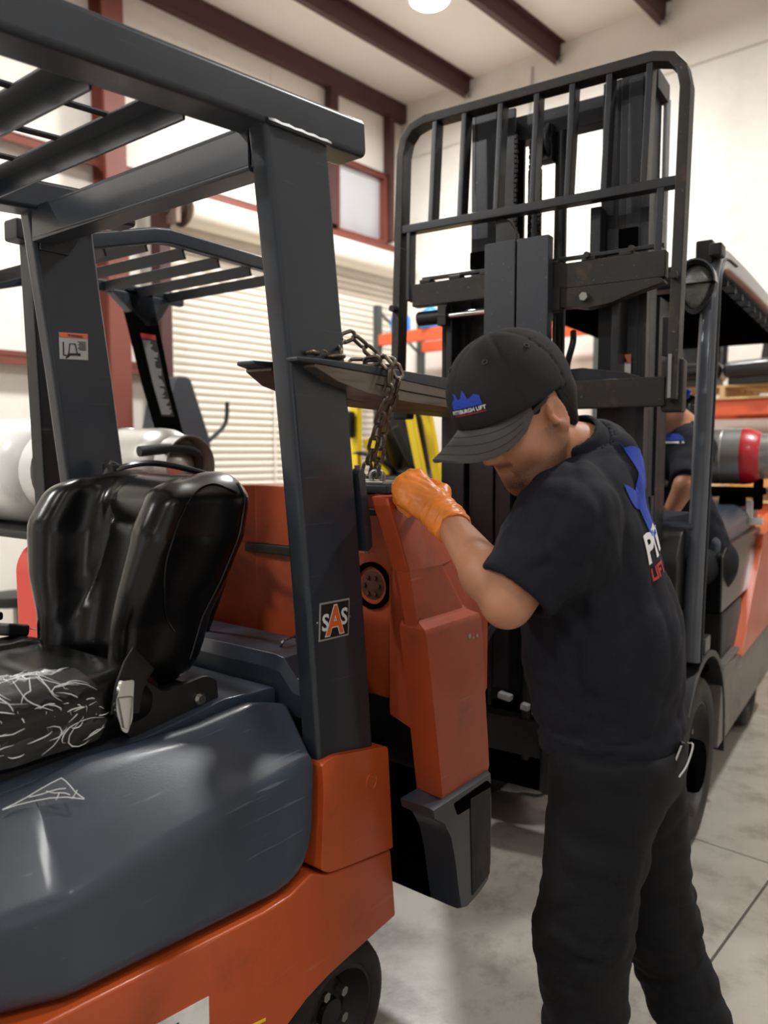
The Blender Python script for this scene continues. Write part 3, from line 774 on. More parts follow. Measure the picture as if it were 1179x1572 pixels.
# near belt: black sleeve and chrome tongue
sl2 = MB().sweep([(.29, SY + .250, 1.10), (.315, SY + .262, 1.085), (.335, SY + .268, 1.055), (.345, SY + .268, 1.01)], rrect(.005, .062, .002, 2), up=(1, 0, 0.4))
be = obj('belt_sleeve', sl2, M['black'], tA, ang=60)
obj('belt_tongue', MB().prism(round_poly([(.332, 1.075), (.358, 1.078), (.372, 1.045), (.372, 1.025), (.362, .985), (.350, .975), (.338, 1.0), (.335, 1.04)], .006), 'y', SY + .272, SY + .283), M['chrome'], be, 0.004)
obj('tongue_plate', MB().prism([(.338, 1.045), (.370, 1.05), (.36, .99), (.348, .985)], 'y', SY + .283, SY + .288), M['chrome'], be, 0.002)
# far belt buckle lying on the cushion's far edge
fb = obj('belt_buckle', MB().box((.318, -.645, 1.095), (.075, .045, .028), Matrix.Rotation(0.45, 3, 'Z') @ Matrix.Rotation(-0.25, 3, 'Y')), M['black'], tA, 0.007, seg=3)
obj('tongue_plate', MB().prism(round_poly([(-.026, -.018), (.022, -.018), (.026, -.012), (.026, .012), (.022, .018), (-.026, .018)], .003), 'z', -.0015, .0015).xf(Matrix.Translation((.262, -.612, 1.090)) @ Matrix.Rotation(0.45, 4, 'Z') @ Matrix.Rotation(-0.25, 4, 'Y')), M['chrome'], fb, 0.001)
obj('tongue_slot', MB().boxb(-.008, .010, -.009, .009, .0012, .0022).xf(Matrix.Translation((.262, -.612, 1.090)) @ Matrix.Rotation(0.45, 4, 'Z') @ Matrix.Rotation(-0.25, 4, 'Y')), M['ink_black'], fb)
obj('belt_tongue', MB().box((.350, -.672, 1.125), (.05, .03, .02), Matrix.Rotation(0.45, 3, 'Z')), M['black_gloss'], fb, 0.006)

# cable loom between far post and counterweight
obj('cable_loom', MB().tube(spline([(-.07, -.80, 1.43), (-.02, -.72, 1.455), (-.05, -.62, 1.47), (-.11, -.52, 1.45), (-.15, -.47, 1.42), (-.17, -.45, 1.36), (-.16, -.46, 1.2), (-.12, -.5, 1.03)], 8), .008, 8), M['black_gloss'], tA)
obj('cable_connector', MB().cyl((-.03, -.82, 1.40), (-.06, -.80, 1.47), .018, n=10).box((-.05, -.80, 1.45), (.03, .05, .03)), M['black'], tA, 0.003)

# clear protective film: torn wrap on the cushion and a scrap on the cover
M['film'] = mat('clear_plastic_film', (0.95, 0.96, 0.97), 0.16, trans=0.9, ior=1.15, alpha=0.35)
def film_sheet(nm, fn, nu, nv, seed, amp, parent):
    rnd = random.Random(seed); ph = [(rnd.uniform(20, 70), rnd.uniform(20, 70), rnd.uniform(0, 6)) for _ in range(7)]
    rows = []
    for i in range(nu + 1):
        r = []
        for j in range(nv + 1):
            u, v = i / nu, j / nv
            p, n = fn(u, v)
            h = sum(abs(math.sin(a * u + b * v + c)) for a, b, c in ph) / 7
            r.append(tuple(V(*p) + V(*n) * (amp * h + rnd.uniform(0, amp * .35))))
        rows.append(r)
    return obj(nm, MB().grid(rows), M['film'], parent, ang=20)
def wrap_fn(u, v):
    x = .40 + .42 * u + .03 * math.sin(6 * v); t = v * 1.9
    if t < 1: return (x, SY + .10 + .115 * t, 1.074 + .018 * t + .03 * max(0, (x - .55) / .3)), (0, .15, 1)
    s_ = t - 1
    return (x, SY + .228 + .018 * math.sin(s_ * 2), 1.085 - .13 * s_ + .03 * max(0, (x - .55) / .3)), (0, 1, .3)
film_sheet('plastic_wrap', wrap_fn, 34, 26, 3, .010, cu_)
def scrap_fn(u, v):
    x = .50 + .10 * u - .02 * v; k = v * (1 - u * .8)
    return (x, -.118 + .045 * k, ztop(x) - .006 - .034 * k), (0, .6, .8)
film_sheet('film_scrap', scrap_fn, 12, 8, 5, .006, hd)

cr = MB(); rnd = random.Random(9)  # white threads paint the glints along the creases of the wrap
for k in range(190):
    u0, v0 = rnd.random(), rnd.random(); a0 = rnd.uniform(0, 6.28); L_ = rnd.uniform(.06, .26); bend = rnd.uniform(-2.5, 2.5)
    pts = []
    for j in range(8):
        t = j / 7; u = u0 + L_ * t * math.cos(a0 + bend * t); v_ = v0 + L_ * t * math.sin(a0 + bend * t)
        if not (0 <= u <= 1 and 0 <= v_ <= 1): break
        p, n = wrap_fn(u, v_); pts.append(V(*p) + V(*n) * (.011 + .003 * math.sin(9 * t + k)))
    if len(pts) > 3: cr.tube(pts, [.0002 + .0011 * math.sin(PI * i / (len(pts) - 1)) for i in range(len(pts))], 5)
M['film_glint'] = mat('film_glint', (0.86, 0.87, 0.88), 0.12, spec=0.9)
obj('wrap_crease_glints', cr, M['film_glint'], cu_, ang=80)
cr = MB()  # glints on the scrap's folds, drawn as white threads too
for a_, b_ in (((0, 0), (1, 0)), ((0, 0), (.05, 1)), ((.05, 1), (1, .0)), ((.1, .4), (.6, .1)), ((.15, .7), (.35, .2)), ((.0, .6), (.2, .9)), ((.25, .5), (.4, .8))):
    pts = []
    for j in range(6):
        t = j / 5; p, n = scrap_fn(a_[0] + (b_[0] - a_[0]) * t, a_[1] + (b_[1] - a_[1]) * t); pts.append(V(*p) + V(*n) * (.0065 + .002 * math.sin(7 * t)))
    cr.tube(pts, .0008, 5)
obj('scrap_crease_glints', cr, M['film_glint'], hd, ang=80)
# ================================================================== detached counterweight hung from the fork by a chain
KO = FA @ V(-0.42, -0.36, 0)
FK = frame(KO.x, KO.y, 38)
tK = thing('counterweight', 'worn orange cast counterweight with slate bumper hanging on a chain behind the grey forklift', 'counterweight', FK)
def ksec(z, xf, xr, near=1, inner=0.02, ye=.452):
    """outline of one arm at height z (near = +1 or far = -1)"""
    p = [(xf, ye), (xf, ye - .036), (inner + .06, .30), (inner, .25), (inner, .08), (-.30, .08), (-.30, .30), (-.26, .38), (xr - .02, ye - .012), (xr, ye)]
    return [(x, near * y, z) for x, y in p]
def arm(near):
    return MB().loft([ksec(z, xf, xr, near) for z, xf, xr in ((1.236, .212, .082), (1.12, .180, -.012), (.98, .158, -.060), (.84, .135, -.078))])
def block(near):
    rings = []
    for z, xf, xr, yo in ((1.122, .172, -.022, .448), (1.112, .176, -.030, .456), (1.102, .186, -.046, .478), (1.088, .187, -.050, .484), (.90, .154, -.072, .484), (.70, .119, -.096, .484), (.678, .116, -.094, .480)):
        rings.append([(x, near * y, z) for x, y in ((xf, yo), (xf, .452), (xf - .012, .40), (xr, .40), (xr, yo))])
    return MB().loft(rings)
cast = MB()
def topsec(z, xf, xr, ye, xb):
    k = ye / .48
    return [(xf, ye, z), (xf, ye - .045, z), (.07, .285, z), (.02, .25, z), (.02, -.25, z), (.07, -.285, z), (xf, -ye + .045, z), (xf, -ye, z), (xr, -ye, z), (xb + .04, -.39 * k, z), (xb, -.30, z), (xb, .30, z), (xb + .04, .39 * k, z), (xr, ye, z)]
cast.loft([topsec(1.232, .212, .080, .453, -.26), topsec(1.30, .238, .135, .450, -.18), topsec(1.385, .275, .205, .446, -.09), topsec(1.402, .272, .21, .438, -.075)])
kc = obj('top_casting', cast, M['orange_worn'], tK, 0.005, ang=40)
for s_ in (1, -1):
    obj('side_casting', arm(s_), M['orange_worn'], tK, 0.003, ang=40); obj('flank_block', block(s_), M['orange_worn'], tK, 0.004, seg=3, ang=40)
    obj('bumper_neck', MB().prism([(.09, .66), (.10, .70), (-.09, .70), (-.09, .66)], 'y', s_ * .40, s_ * .47), M['slate'], tK, 0.004)
obj('rear_slab', MB().boxb(-.30, -.17, -.085, .085, .69, 1.235), M['orange_worn'], tK)
obj('crossbar', MB().boxb(.0, .045, -.40, .085, 1.205, 1.232), M['carriage'], tK, 0.004)
# underside as one solid block, shade of the open well painted in as black
ww = MB()
arcp = [(.02, .82)] + [(.02 + .0, .72)] + arc((.16, .42), .19, 150, 178, 6)
ww.prism([(-.28, .68), (-.28, .38), (-.10, .345), (-.04, .335), (.0, .345), (.01, .50), (.012, .66), (.018, .84), (-.1, .90), (-.28, .90)], 'y', -.375, .375)
obj('wheel_well_shade', ww, M['void'], tK, 0.01)
obj('well_plate', MB().boxb(.0, .022, .15, .36, .74, .86).prism([(.0, .74), (.02, .74), (.02, .70), (.0, .66)], 'y', .24, .36), M['slate_dark'], tK, 0.004)
# slate bumper skirts
for s_ in (1, -1):
    pr = [(.178, .69), (.172, .668), (.13, .640), (.098, .59), (.078, .52), (.062, .44), (.048, .385), (.02, .376), (-.045, .385), (-.085, .40), (-.098, .44), (-.098, .60), (-.092, .69)]
    mb = MB(); ys = (.20, .45, .474, .484); 
    rings = []
    for y, k in ((.405, 1.0), (.462, 1.0), (.482, .99), (.494, .95)):
        rings.append([(.04 + (x - .04) * k, s_ * y, .54 + (z - .54) * (k if k == 1 else k + .005)) for x, z in pr])
    mb.loft(rings)
    bp = obj('bumper', mb, M['slate'], tK, ang=35)
    obj('bumper_slot', MB().prism(round_poly([(.085, .668), (-.07, .672), (-.088, .655), (-.088, .628), (.07, .634)], .006), 'y', s_ * .470, s_ * .496), M['void'], bp, 0.002)
    obj('rub_strip', MB().prism([(.015, .655), (-.085, .65), (-.085, .42), (.0, .40)], 'y', s_ * .488, s_ * .497), M['rubber'], bp, 0.003)
# round port with rusty core
pc = V(.022, .195, 1.150)
pt = obj('port_ring', MB().lathe([(.062, -.004), (.062, .006), (.056, .009), (.050, .006), (.048, -.02), (.0, -.02)], pc, (1, 0, 0), 32), M['void'], tK, ang=40)
M['rust'] = mat('rusty_core', S(88, 52, 36), 0.7, 0.2, var=0.5, vscale=40, bump=0.6, bscale=50)
obj('port_core', MB().lathe([(.046, -.019), (.044, -.004), (.032, .001), (.0, .002)], pc, (1, 0, 0), 24), M['rust'], pt)
for i in range(6):
    a = i * PI / 3
    obj('core_bolt', MB().cyl(pc + V(-.002, .024 * math.cos(a), .024 * math.sin(a)), pc + V(.007, .024 * math.cos(a), .024 * math.sin(a)), .006, n=6), M['rust'], pt)
# black lifting bar with clamp brackets on the near shoulder
lb = obj("lifting_bar", MB().boxb(.06, .205, .06, .385, 1.404, 1.424), M["black"], tK, 0.004)
for y in (.16, .25): obj('bar_clamp', MB().prism([(.151, 1.405), (.151, 1.404)] and [(y - .022, 1.404), (y + .022, 1.404), (y, 1.366)], 'x', .150, .162).boxb(.10, .162, y - .02, y + .02, 1.395, 1.405), M['black'], lb, 0.002)
obj('lower_strap', MB().boxb(.024, .036, .10, .30, 1.335, 1.352), M['black'], tK, 0.004)
obj('lifting_plate', MB().boxb(.10, .20, .16, .37, 1.424, 1.432), M['steel'], lb, 0.002)
eye_c = V(.165, .325, 1.440)
obj('lifting_eye', MB().torus(eye_c, (1, 0.2, 0), .016, .006, 20, 8), M['steel'], lb)
# scuffs on the near panel
sc_ = MB()
for (x, z, r) in ((.005, 1.055, .008), (-.03, 1.05, .006), (-.012, 1.048, .004)):
    sc_.add([(x + r * (0.7 + .6 * random.random()) * math.cos(a), .4848, z + r * (0.6 + .5 * random.random()) * math.sin(a)) for a in [k * PI / 4 for k in range(8)]], [tuple(range(8))])
obj('paint_chip', sc_, M['steel'], tK)

# ---- chain: every link its own part
EYE = FK @ eye_c
ch = thing('lifting_chain', 'rusty steel chain draped over the fork and hooked to the counterweight', 'chain', Matrix.Translation(EYE))
def link_mesh():
    L, W, r = .046, .028, .0045
    pts = []
    a = (L - W) / 2
    for k in range(9): t = -PI/2 + PI * k / 8; pts.append((a + (W/2 - r) * math.cos(t), (W/2 - r) * math.sin(t), 0))
    for k in range(9): t = PI/2 + PI * k / 8; pts.append((-a + (W/2 - r) * math.cos(t), (W/2 - r) * math.sin(t), 0))
    me = mesh_of(MB().tube(pts, r, 8, closed=True), 'chain_link', ang=80); me.materials.append(M['chain']); return me
LM = link_mesh()
def put_link(c, d, roll):
    c = Vector(c) - EYE; d = Vector(d).normalized(); u = Vector((0, 1, 0.02)) if abs(d.z) > .7 else Vector((0, 0, 1))
    s1 = (u - d * u.dot(d)).normalized(); s2 = d.cross(s1)
    y = s1 * math.cos(roll) + s2 * math.sin(roll); z = d.cross(y)
    Mx = Matrix(((d.x, y.x, z.x, c.x), (d.y, y.y, z.y, c.y), (d.z, y.z, z.z, c.z), (0, 0, 0, 1)))
    return inst('link', LM, ch, Mx)
# ================================================================== second forklift with raised mast
B_ORG = (0.454, 2.603, 33.5)
FORK_Z, FORK_Y1, CH_X = 1.685, 0.112, 0.955
FB = frame(*B_ORG)
tB = thing('forklift', 'dark forklift with raised mast, load backrest and orange flank facing the hanging counterweight', 'forklift', FB)

# forks
def fork(y0, y1):
    mb = MB(); ym = (y0 + y1) / 2
    mb.boxb(0.0, .042, y0, y1, 1.60, 2.19)
    def taper(X, Ta, Tb, Wk, mi):
        m2 = MB()
        rings = [[(x, ym - (y1 - y0) / 2 * w, FORK_Z - a), (x, ym + (y1 - y0) / 2 * w, FORK_Z - a), (x, ym + (y1 - y0) / 2 * w, FORK_Z - b), (x, ym - (y1 - y0) / 2 * w, FORK_Z - b)] for x, a, b, w in zip(X, Ta, Tb, Wk)]
        m2.loft(rings); return m2
    X = [0.0, .3, .6, .9, 1.05, 1.15, 1.21, 1.25]; Wk = [1, 1, 1, 1, .97, .86, .68, .42]
    d_ = taper(X, [0] * 8, [.050, .044, .034, .022, .017, .014, .011, .009], Wk, 0); mb.add(d_.v, d_.f)
    fk = obj('fork', mb, M['fork_plate'], tB, 0.003, seg=2, ang=35)
    lo2 = taper(X[:7], [.050, .044, .034, .022, .017, .014, .011], [.082, .080, .076, .070, .060, .042, .018], [.97] * 4 + [.94, .83, .65], 0)
    wb = obj('pale_band', lo2, M['fork_worn'], fk, 0.002, ang=35)  # pale strip along the underside of the blade
    obj('band_seam', MB().sweep([(x, y1 - (y1 - y0) * .012 - (.0 if x < 1 else .003), FORK_Z - q) for x, q in ((.05, .066), (.3, .062), (.6, .056), (.9, .046), (1.02, .038))], rrect(.003, .0022, .0005, 1)), M['void'], wb)
    return fk
fork(-.114, -.003); fork(.003, FORK_Y1)
obj('fork_heel', MB().boxb(-.03, .02, -.12, -.11, 1.6, 1.72), M['carriage'], tB)

# load backrest
def bx(z): return -0.012 - 0.055 * (z - 1.65)
outl = [( .493, 1.655), (.497, 2.58), (.485, 2.635), (.455, 2.672), (.40, 2.688), (-.40, 2.688), (-.455, 2.672), (-.485, 2.635), (-.497, 2.58), (-.493, 1.655)]
br_ = bpy.data.objects.new('load_backrest', None); link(br_, tB)
obj('backrest_frame', MB().sweep([(bx(z), y, z) for y, z in outl], rrect(.055, .030, .005, 2), up=(0, 0, 1.0) if False else (1, 0, 0.0)), M['mast'], br_, ang=40) if False else None
fm = MB(); rr = []
for i, (y, z) in enumerate(outl):
    p = Vector((y, z)); a = Vector(outl[max(i-1, 0)]); b = Vector(outl[min(i+1, len(outl)-1)]); t = (b - a).normalized(); nn = Vector((-t.y, t.x))
    w = .016
    rr.append([(bx(z) + dx, p.x + nn.x * s_ * w, p.y + nn.y * s_ * w) for dx, s_ in ((.03, -1), (.03, 1), (-.03, 1), (-.03, -1))])
fm.loft(rr)
obj('backrest_frame', fm, M['carriage'], br_, 0.004, ang=40)
obj('mid_rail', MB().bar((bx(2.31) + .004, -.49, 2.31), (bx(2.31) + .004, .49, 2.305), .044, .030), M['mast'], br_, 0.004)
for y in (-.363, -.246, -.108, .022, .143, .262, .385):
    obj('backrest_bar', MB().bar((bx(2.31), y, 2.31), (bx(2.68), y + .006, 2.683), .020, .050, (1, 0, 0)), M['mast'], br_, 0.003)
obj('backrest_bar', MB().bar((bx(2.1), .435, 2.09), (bx(2.3), .437, 2.31), .022, .045, (1, 0, 0)), M['mast'], br_, 0.003)
obj('backrest_bar', MB().bar((bx(2.1), -.452, 2.05), (bx(2.3), -.455, 2.31), .016, .045, (1, 0, 0)), M['mast'], br_, 0.003)
for s_ in (1, -1):
    obj('post_foot', MB().boxb(-.075, -.02, s_ * .455, s_ * .52, 1.62, 1.78), M['carriage'], br_, 0.008)
    obj('bolt', MB().cyl((.0, s_ * .493, 2.02), (.03, s_ * .493, 2.02), .012, n=8), M['carriage'], br_)
obj('post_scuff', MB().boxb(.0185, .0195, .484, .494, 1.66, 1.79), M['steel'], br_)

# carriage
cg = bpy.data.objects.new('carriage', None); link(cg, tB)
ub = MB().boxb(-.055, -.012, -.43, .46, 2.025, 2.105)
xs = np.linspace(-.40, .44, 15)
for i, y in enumerate(xs[:-1]):
    if i % 2 == 0: ub.boxb(-.055, -.012, y, y + .045, 2.104, 2.118)
obj('upper_bar', ub, M['carriage'], cg, 0.003)
obj('upper_lip', MB().boxb(-.05, -.03, -.40, .45, 2.118, 2.130), M['mast'], cg, 0.002)
for y in (.22, .36): obj('bar_stud', MB().cyl((-.012, y, 2.12), (.0, y, 2.12), .010, n=8), M['carriage'], cg)
obj('lower_bar', MB().boxb(-.055, -.010, -.45, .47, 1.638, 1.728), M['carriage'], cg, 0.004)
obj('lower_guard', MB().prism([(-.10, 1.728), (.40, 1.728), (.34, 1.75), (.2, 1.772), (.05, 1.765), (-.1, 1.745)], 'x', -.07, -.045), M['mast'], cg, 0.003)
obj('lower_guard', MB().prism([(-.36, 1.728), (-.12, 1.728), (-.12, 1.80), (-.2, 1.785)], 'x', -.07, -.045), M['mast'], cg, 0.003)
# side shift cylinder: black barrel, chrome rod, cast hook with bolt
obj('shift_barrel', MB().cyl((-.045, -.42, 1.985), (-.045, -.295, 1.985), .026, n=16).boxb(-.07, -.02, -.33, -.295, 1.95, 2.02), M['black'], cg, 0.003)
obj('shift_rod', MB().cyl((-.045, -.295, 1.985), (-.045, -.125, 1.985), .0125, n=16), M['chrome'], cg)
hk = MB().prism(round_poly([(.10, 2.025), (.45, 2.025), (.46, 2.01), (.36, 1.985), (.30, 1.965), (.22, 1.955), (.17, 1.965), (.10, 1.965)], .012), 'x', -.06, -.012)
hk = obj('shift_hook', hk, M['carriage'], cg, 0.004)
obj('hook_bolt', MB().cyl((-.012, .215, 1.99), (.006, .215, 1.99), .014, n=6), M['steel'], hk)
obj('hook_block', MB().boxb(-.05, .0, .05, .135, 1.955, 2.03), M['carriage'], cg, 0.006)
for y in (-.30, .30): obj('side_plate', MB().boxb(-.22, -.055, y - .012, y + .012, 1.66, 2.10), M['mast'], cg, 0.004)

# mast
ms = bpy.data.objects.new('mast', None); link(ms, tB)
def channel(y0, y1, x0, x1, z0, z1, t=.014, open_to=1):
    mb = MB()
    mb.boxb(x0, x0 + t, y0, y1, z0, z1); mb.boxb(x1 - t, x1, y0, y1, z0, z1)
    yw = y0 if open_to > 0 else y1 - t
    mb.boxb(x0, x1, yw, yw + t, z0, z1); return mb
obj('outer_rail', channel(-.37, -.275, -.26, -.13, .24, 2.02, open_to=1), M['mast'], ms, 0.002)
obj('outer_rail', channel(.29, .378, -.42, -.29, .24, 2.02, open_to=-1), M['mast'], ms, 0.002)
obj('inner_rail', channel(-.262, -.165, -.27, -.15, .55, 2.722, open_to=1), M['mast'], ms, 0.002)
obj('inner_rail', channel(.275, .372, -.27, -.15, .55, 2.722, open_to=-1), M['mast'], ms, 0.002)
obj('second_rail', channel(-.160, -.10, -.26, -.16, .62, 2.70, open_to=1), M['mast'], ms, 0.002)
obj('second_rail', channel(.212, .272, -.26, -.16, .62, 2.70, open_to=-1), M['mast'], ms, 0.002)
obj('rail_liner', MB().boxb(-.155, -.148, .30, .345, 1.2, 2.69), M['fork_plate'], ms, 0.002)
obj('inner_crossmember', MB().boxb(-.27, -.20, -.165, .275, 2.60, 2.685), M['mast'], ms, 0.004)
obj('rail_cap', MB().boxb(-.29, -.14, .35, .392, 2.64, 2.70), M['mast'], ms, 0.003)
obj('rail_tube', MB().cyl((-.285, .385, 2.15), (-.285, .385, 2.65), .012, n=10), M['decal_silver'], ms)
obj('lower_crossmember', MB().boxb(-.27, -.21, -.37, .38, .36, .50), M['mast'], ms, 0.004)
obj('middle_crossmember', MB().boxb(-.28, -.24, -.37, .38, 1.25, 1.35), M['mast'], ms, 0.004)
obj('axle_crossmember', MB().boxb(-.32, -.20, -.37, .38, .24, .34), M['void'], ms, 0.01)
obj('lift_cylinder', MB().cyl((-.215, .052, .25), (-.215, .052, 1.55), .042, n=18).cyl((-.215, .052, 1.5), (-.215, .052, 2.6), .022, n=16), M['mast'], ms)
obj('lift_cylinder', MB().cyl((-.24, -.055, .25), (-.24, -.055, 2.50), .026, n=14), M['mast'], ms)
pl = obj('chain_pulley', MB().lathe([(.020, -.022), (.060, -.022), (.062, -.016), (.052, -.010), (.052, .0), (.062, .008), (.062, .014), (.030, .016), (.026, .02), (0.0, .02)], (-.19, .012, 2.565), (0, 1, 0), 30, cap=False), M['mast'], ms, ang=40)
obj('pulley_plate', MB().boxb(-.215, -.165, -.015, .035, 2.50, 2.62), M['mast'], pl, 0.004)
for y, zt, x in ((-.088, 2.60, -.145), (-.028, 2.56, -.135), (.006, 2.56, -.135)):
    mb = MB(); z = 2.13; k = 0
    while z < zt:
        w = .0075 if k % 2 else .0055
        mb.box((x, y, z), (.010, w * 2, .0150)); z += .0165; k += 1
    obj('lift_chain', mb, M['roller_chain'], ms, 0.002, seg=1)
obj('chain_anchor', MB().prism(round_poly([(-.118, 2.19), (-.118, 2.285), (-.10, 2.30), (-.07, 2.285), (-.04, 2.24), (-.04, 2.19)], .01), 'x', -.08, -.05), M['mast'], ms, 0.003)
obj('guide_block', MB().boxb(-.15, -.09, .20, .235, 2.10, 2.29), M['mast'], ms, 0.003)
for y in (-.23, .31): obj('rail_clip', MB().boxb(-.150, -.135, y - .03, y + .03, 2.16, 2.22), M['void'], ms, 0.002)
obj('guide_block', MB().boxb(-.16, -.10, .435, .475, 1.80, 1.92), M['black_gloss'], ms, 0.003)
dq = quad_decal(ms, [(-.129, .292, 1.745), (-.129, .332, 1.745), (-.129, .332, 1.815), (-.129, .292, 1.815)], M['white'], 'warning_decal', .0012, (1, 0, 0))
quad_decal(dq, [(-.127, .292, 1.785), (-.127, .332, 1.785), (-.127, .332, 1.815), (-.127, .292, 1.815)], mat('salmon_print', S(206, 120, 96), 0.5), 'decal_header', .0008, (1, 0, 0))
obj('decal_mark', MB().add([(-.1255, .301, 1.790), (-.1255, .323, 1.790), (-.1255, .312, 1.809)], [(0, 1, 2)]), M['ink_black'], dq)
# hoses
def hose(pts, r=.011, m='hose', parent=None, n=8): return obj('hydraulic_hose', MB().tube(spline(pts, 8), r, n), M[m], parent or ms)
hose([(-.12, .14, 1.9), (-.09, .15, 1.86), (-.10, .13, 1.80), (-.14, .11, 1.75)])
hose([(-.10, .18, .98), (-.06, .12, 1.0), (-.03, .02, .98), (-.02, -.08, .90), (-.04, -.14, .80), (-.10, -.16, .68)], .014)
hose([(-.08, .08, .93), (-.05, .06, .86), (-.06, .03, .78), (-.09, .0, .70)], .012)
hose([(-.09, .04, .92), (-.07, .10, .87), (-.08, .15, .865), (-.10, .20, .90)], .006, 'steel')
cyl_t = obj('tilt_cylinder', MB().cyl((-.10, .165, .55), (-.10, .165, .95), .020, n=14).cyl((-.10, .165, .95), (-.10, .165, 1.10), .012, n=12), M['mast'], ms)
obj('cylinder_fitting', MB().box((-.10, .165, .955), (.05, .06, .03)).cyl((-.10, .125, .955), (-.10, .21, .955), .010, n=8), M['steel'], cyl_t, 0.003)
for i, (y, z, w) in enumerate(((-.10, .60, .05), (-.02, .575, .03), (.06, .56, .10), (.18, .555, .04))): obj('cable_clip', MB().box((-.14, y, z), (.03, w, .022), Matrix.Rotation(-.15, 3, 'X')), M['ink_grey'], ms, 0.003)
obj('axle_beam', MB().cyl((-.62, -.50, .30), (-.62, .50, .30), .10, n=20).boxb(-.85, -.40, -.25, .25, .22, .50), M['void'], tB, 0.02)
obj('front_cowl', MB().prism(round_poly([(-.38, .50), (-.38, 1.12), (-.46, 1.22), (-.62, 1.22), (-.66, .60), (-.62, .50)], .03), 'y', -.42, .44), M['black'], tB, 0.015)
obj('floor_plate', MB().boxb(-1.25, -.60, -.48, .46, .60, .63), M['void'], tB, 0.004)

# wheels and fender
wheel(tB, (-.64, .395, .318), .318, .18, .095, lugs=6, name='drive_wheel')
wheel(tB, (-.64, -.405, .318), .318, .18, .095, lugs=6, side=-1, name='drive_wheel')
wheel(tB, (-2.15, .38, .25), .25, .16, .08, lugs=5, name='steer_wheel')
wheel(tB, (-2.15, -.40, .25), .25, .16, .08, side=-1, name='steer_wheel')
fp = [(-.64 + .40 * math.cos(math.radians(a)), .318 + .40 * math.sin(math.radians(a))) for a in range(40, 181, 10)] + [(-1.05, .22), (-1.07, .22), (-1.07, .33)]
fp2 = [(-.64 + .425 * math.cos(math.radians(a)), .318 + .425 * math.sin(math.radians(a))) for a in range(180, 39, -10)]
obj('fender', MB().prism(fp + fp2, 'y', .30, .505), M['slate_dark'], tB, 0.004, ang=50)
obj('fender_bracket', MB().boxb(-.70, -.60, .40, .50, .74, .80), M['slate'], tB, 0.006)

# flank: sill, step boxes, orange panel, hood
obj('sill', MB().prism([(-1.00, .60), (-.93, .27), (-2.5, .22), (-2.6, .52), (-1.45, .56)], 'y', .36, .50), mat('scuffed_sill', S(118, 112, 106), 0.45, 0.3, var=0.2, vscale=5, dirt=S(56, 50, 46), dscale=5, damt=0.7, scratch=0.3), tB, 0.006)
obj('step_tread', MB().boxb(-1.40, -1.02, .38, .50, .585, .600), mat('worn_tread', S(110, 106, 102), 0.5, 0.5, var=0.3, vscale=20, bump=0.8, bscale=60), tB, 0.003)
obj('step_box', MB().boxb(-1.62, -1.12, .20, .47, .58, .80), M['black'], tB, 0.015)
obj('battery_box', MB().prism(round_poly([(-1.02, .82), (-1.02, 1.06), (-1.12, 1.10), (-2.1, 1.10), (-2.1, .82)], .02), 'y', -.45, .48), M['black_gloss'], tB, 0.02, seg=3)
obj('side_panel', MB().prism(round_poly([(-1.40, .55), (-2.02, 1.07), (-3.2, 1.10), (-3.2, .52)], .02), 'y', .38, .51), M['orange'], tB, 0.02, seg=3)
obj('counterweight', MB().prism(round_poly([(-2.2, .30), (-2.2, 1.08), (-3.05, 1.10), (-3.25, .95), (-3.25, .35)], .06), 'y', -.50, .38), M['orange'], tB, 0.03, seg=3)
hd2 = MB(); hr = lambda x, zt, w: [(x, .02 - w, zt - .14), (x, .02 - w, zt - .05), (x, .02 - w + .05, zt), (x, .02 + w - .05, zt), (x, .02 + w, zt - .05), (x, .02 + w, zt - .14)]
hd2.loft([hr(-1.05, 1.16, .44), hr(-1.12, 1.20, .44), hr(-1.4, 1.22, .44), hr(-2.2, 1.24, .43), hr(-2.28, 1.18, .40)])
obj('hood', hd2, M['slate_plastic'], tB, 0.02, seg=3, ang=50)
obj('hood_lettering', MB().add([V(-1.55 + -p.x, .466, 1.06 + p.y) for p in text_mesh('25', .11, .004)[0]], text_mesh('25', .11, .004)[1]), M['ink_grey'], tB)
obj('dash_cowl', MB().prism(round_poly([(-.50, 1.10), (-.50, 1.24), (-.60, 1.28), (-.72, 1.20), (-.72, 1.05)], .02), 'y', .05, .47), M['slate'], tB, 0.01)

# overhead guard: round front posts, roof rails, cross bars, headlight
gp = [(-.50, .475, .74), (-.515, .475, 1.0), (-.60, .47, 1.6), (-.665, .465, 2.0), (-.70, .46, 2.12), (-.78, .455, 2.21), (-.90, .45, 2.25), (-1.1, .45, 2.262), (-1.6, .45, 2.275), (-2.8, .45, 2.28), (-3.0, .45, 2.25), (-3.08, .45, 2.1), (-3.1, .45, 1.0)]
sec = rrect(.062, .088, .022, 4)
def gpost(s_):
    path = spline([(x, y * s_, z) for x, y, z in gp], 4); mb = MB(); rr = []
    for i, p in enumerate(path):
        t = (path[min(i+1, len(path)-1)] - path[max(i-1, 0)]).normalized(); sd = V(0, 1, 0); up = sd.cross(t).normalized()
        rr.append([p + sd * a + up * b for a, b in sec])
    mb.loft(rr); return mb
M['guard_tube'] = mat('grey_guard_tube', S(78, 82, 90), 0.30, 0.2, var=0.08, vscale=6, coat=0.3)
gl = obj('guard_post', gpost(1), M['guard_tube'], tB, ang=60); obj('guard_post', gpost(-1), M['guard_tube'], tB, ang=60)
obj('post_groove', MB().tube([p + V(.0, .034, 0) for p in spline([(x + .01, y, z) for x, y, z in gp[:8]], 4)], .0045, 6), M['slate_dark'], gl)
obj('front_header', MB().boxb(-.84, -.72, -.45, .45, 2.13, 2.215), M['slate_dark'], tB, 0.015)
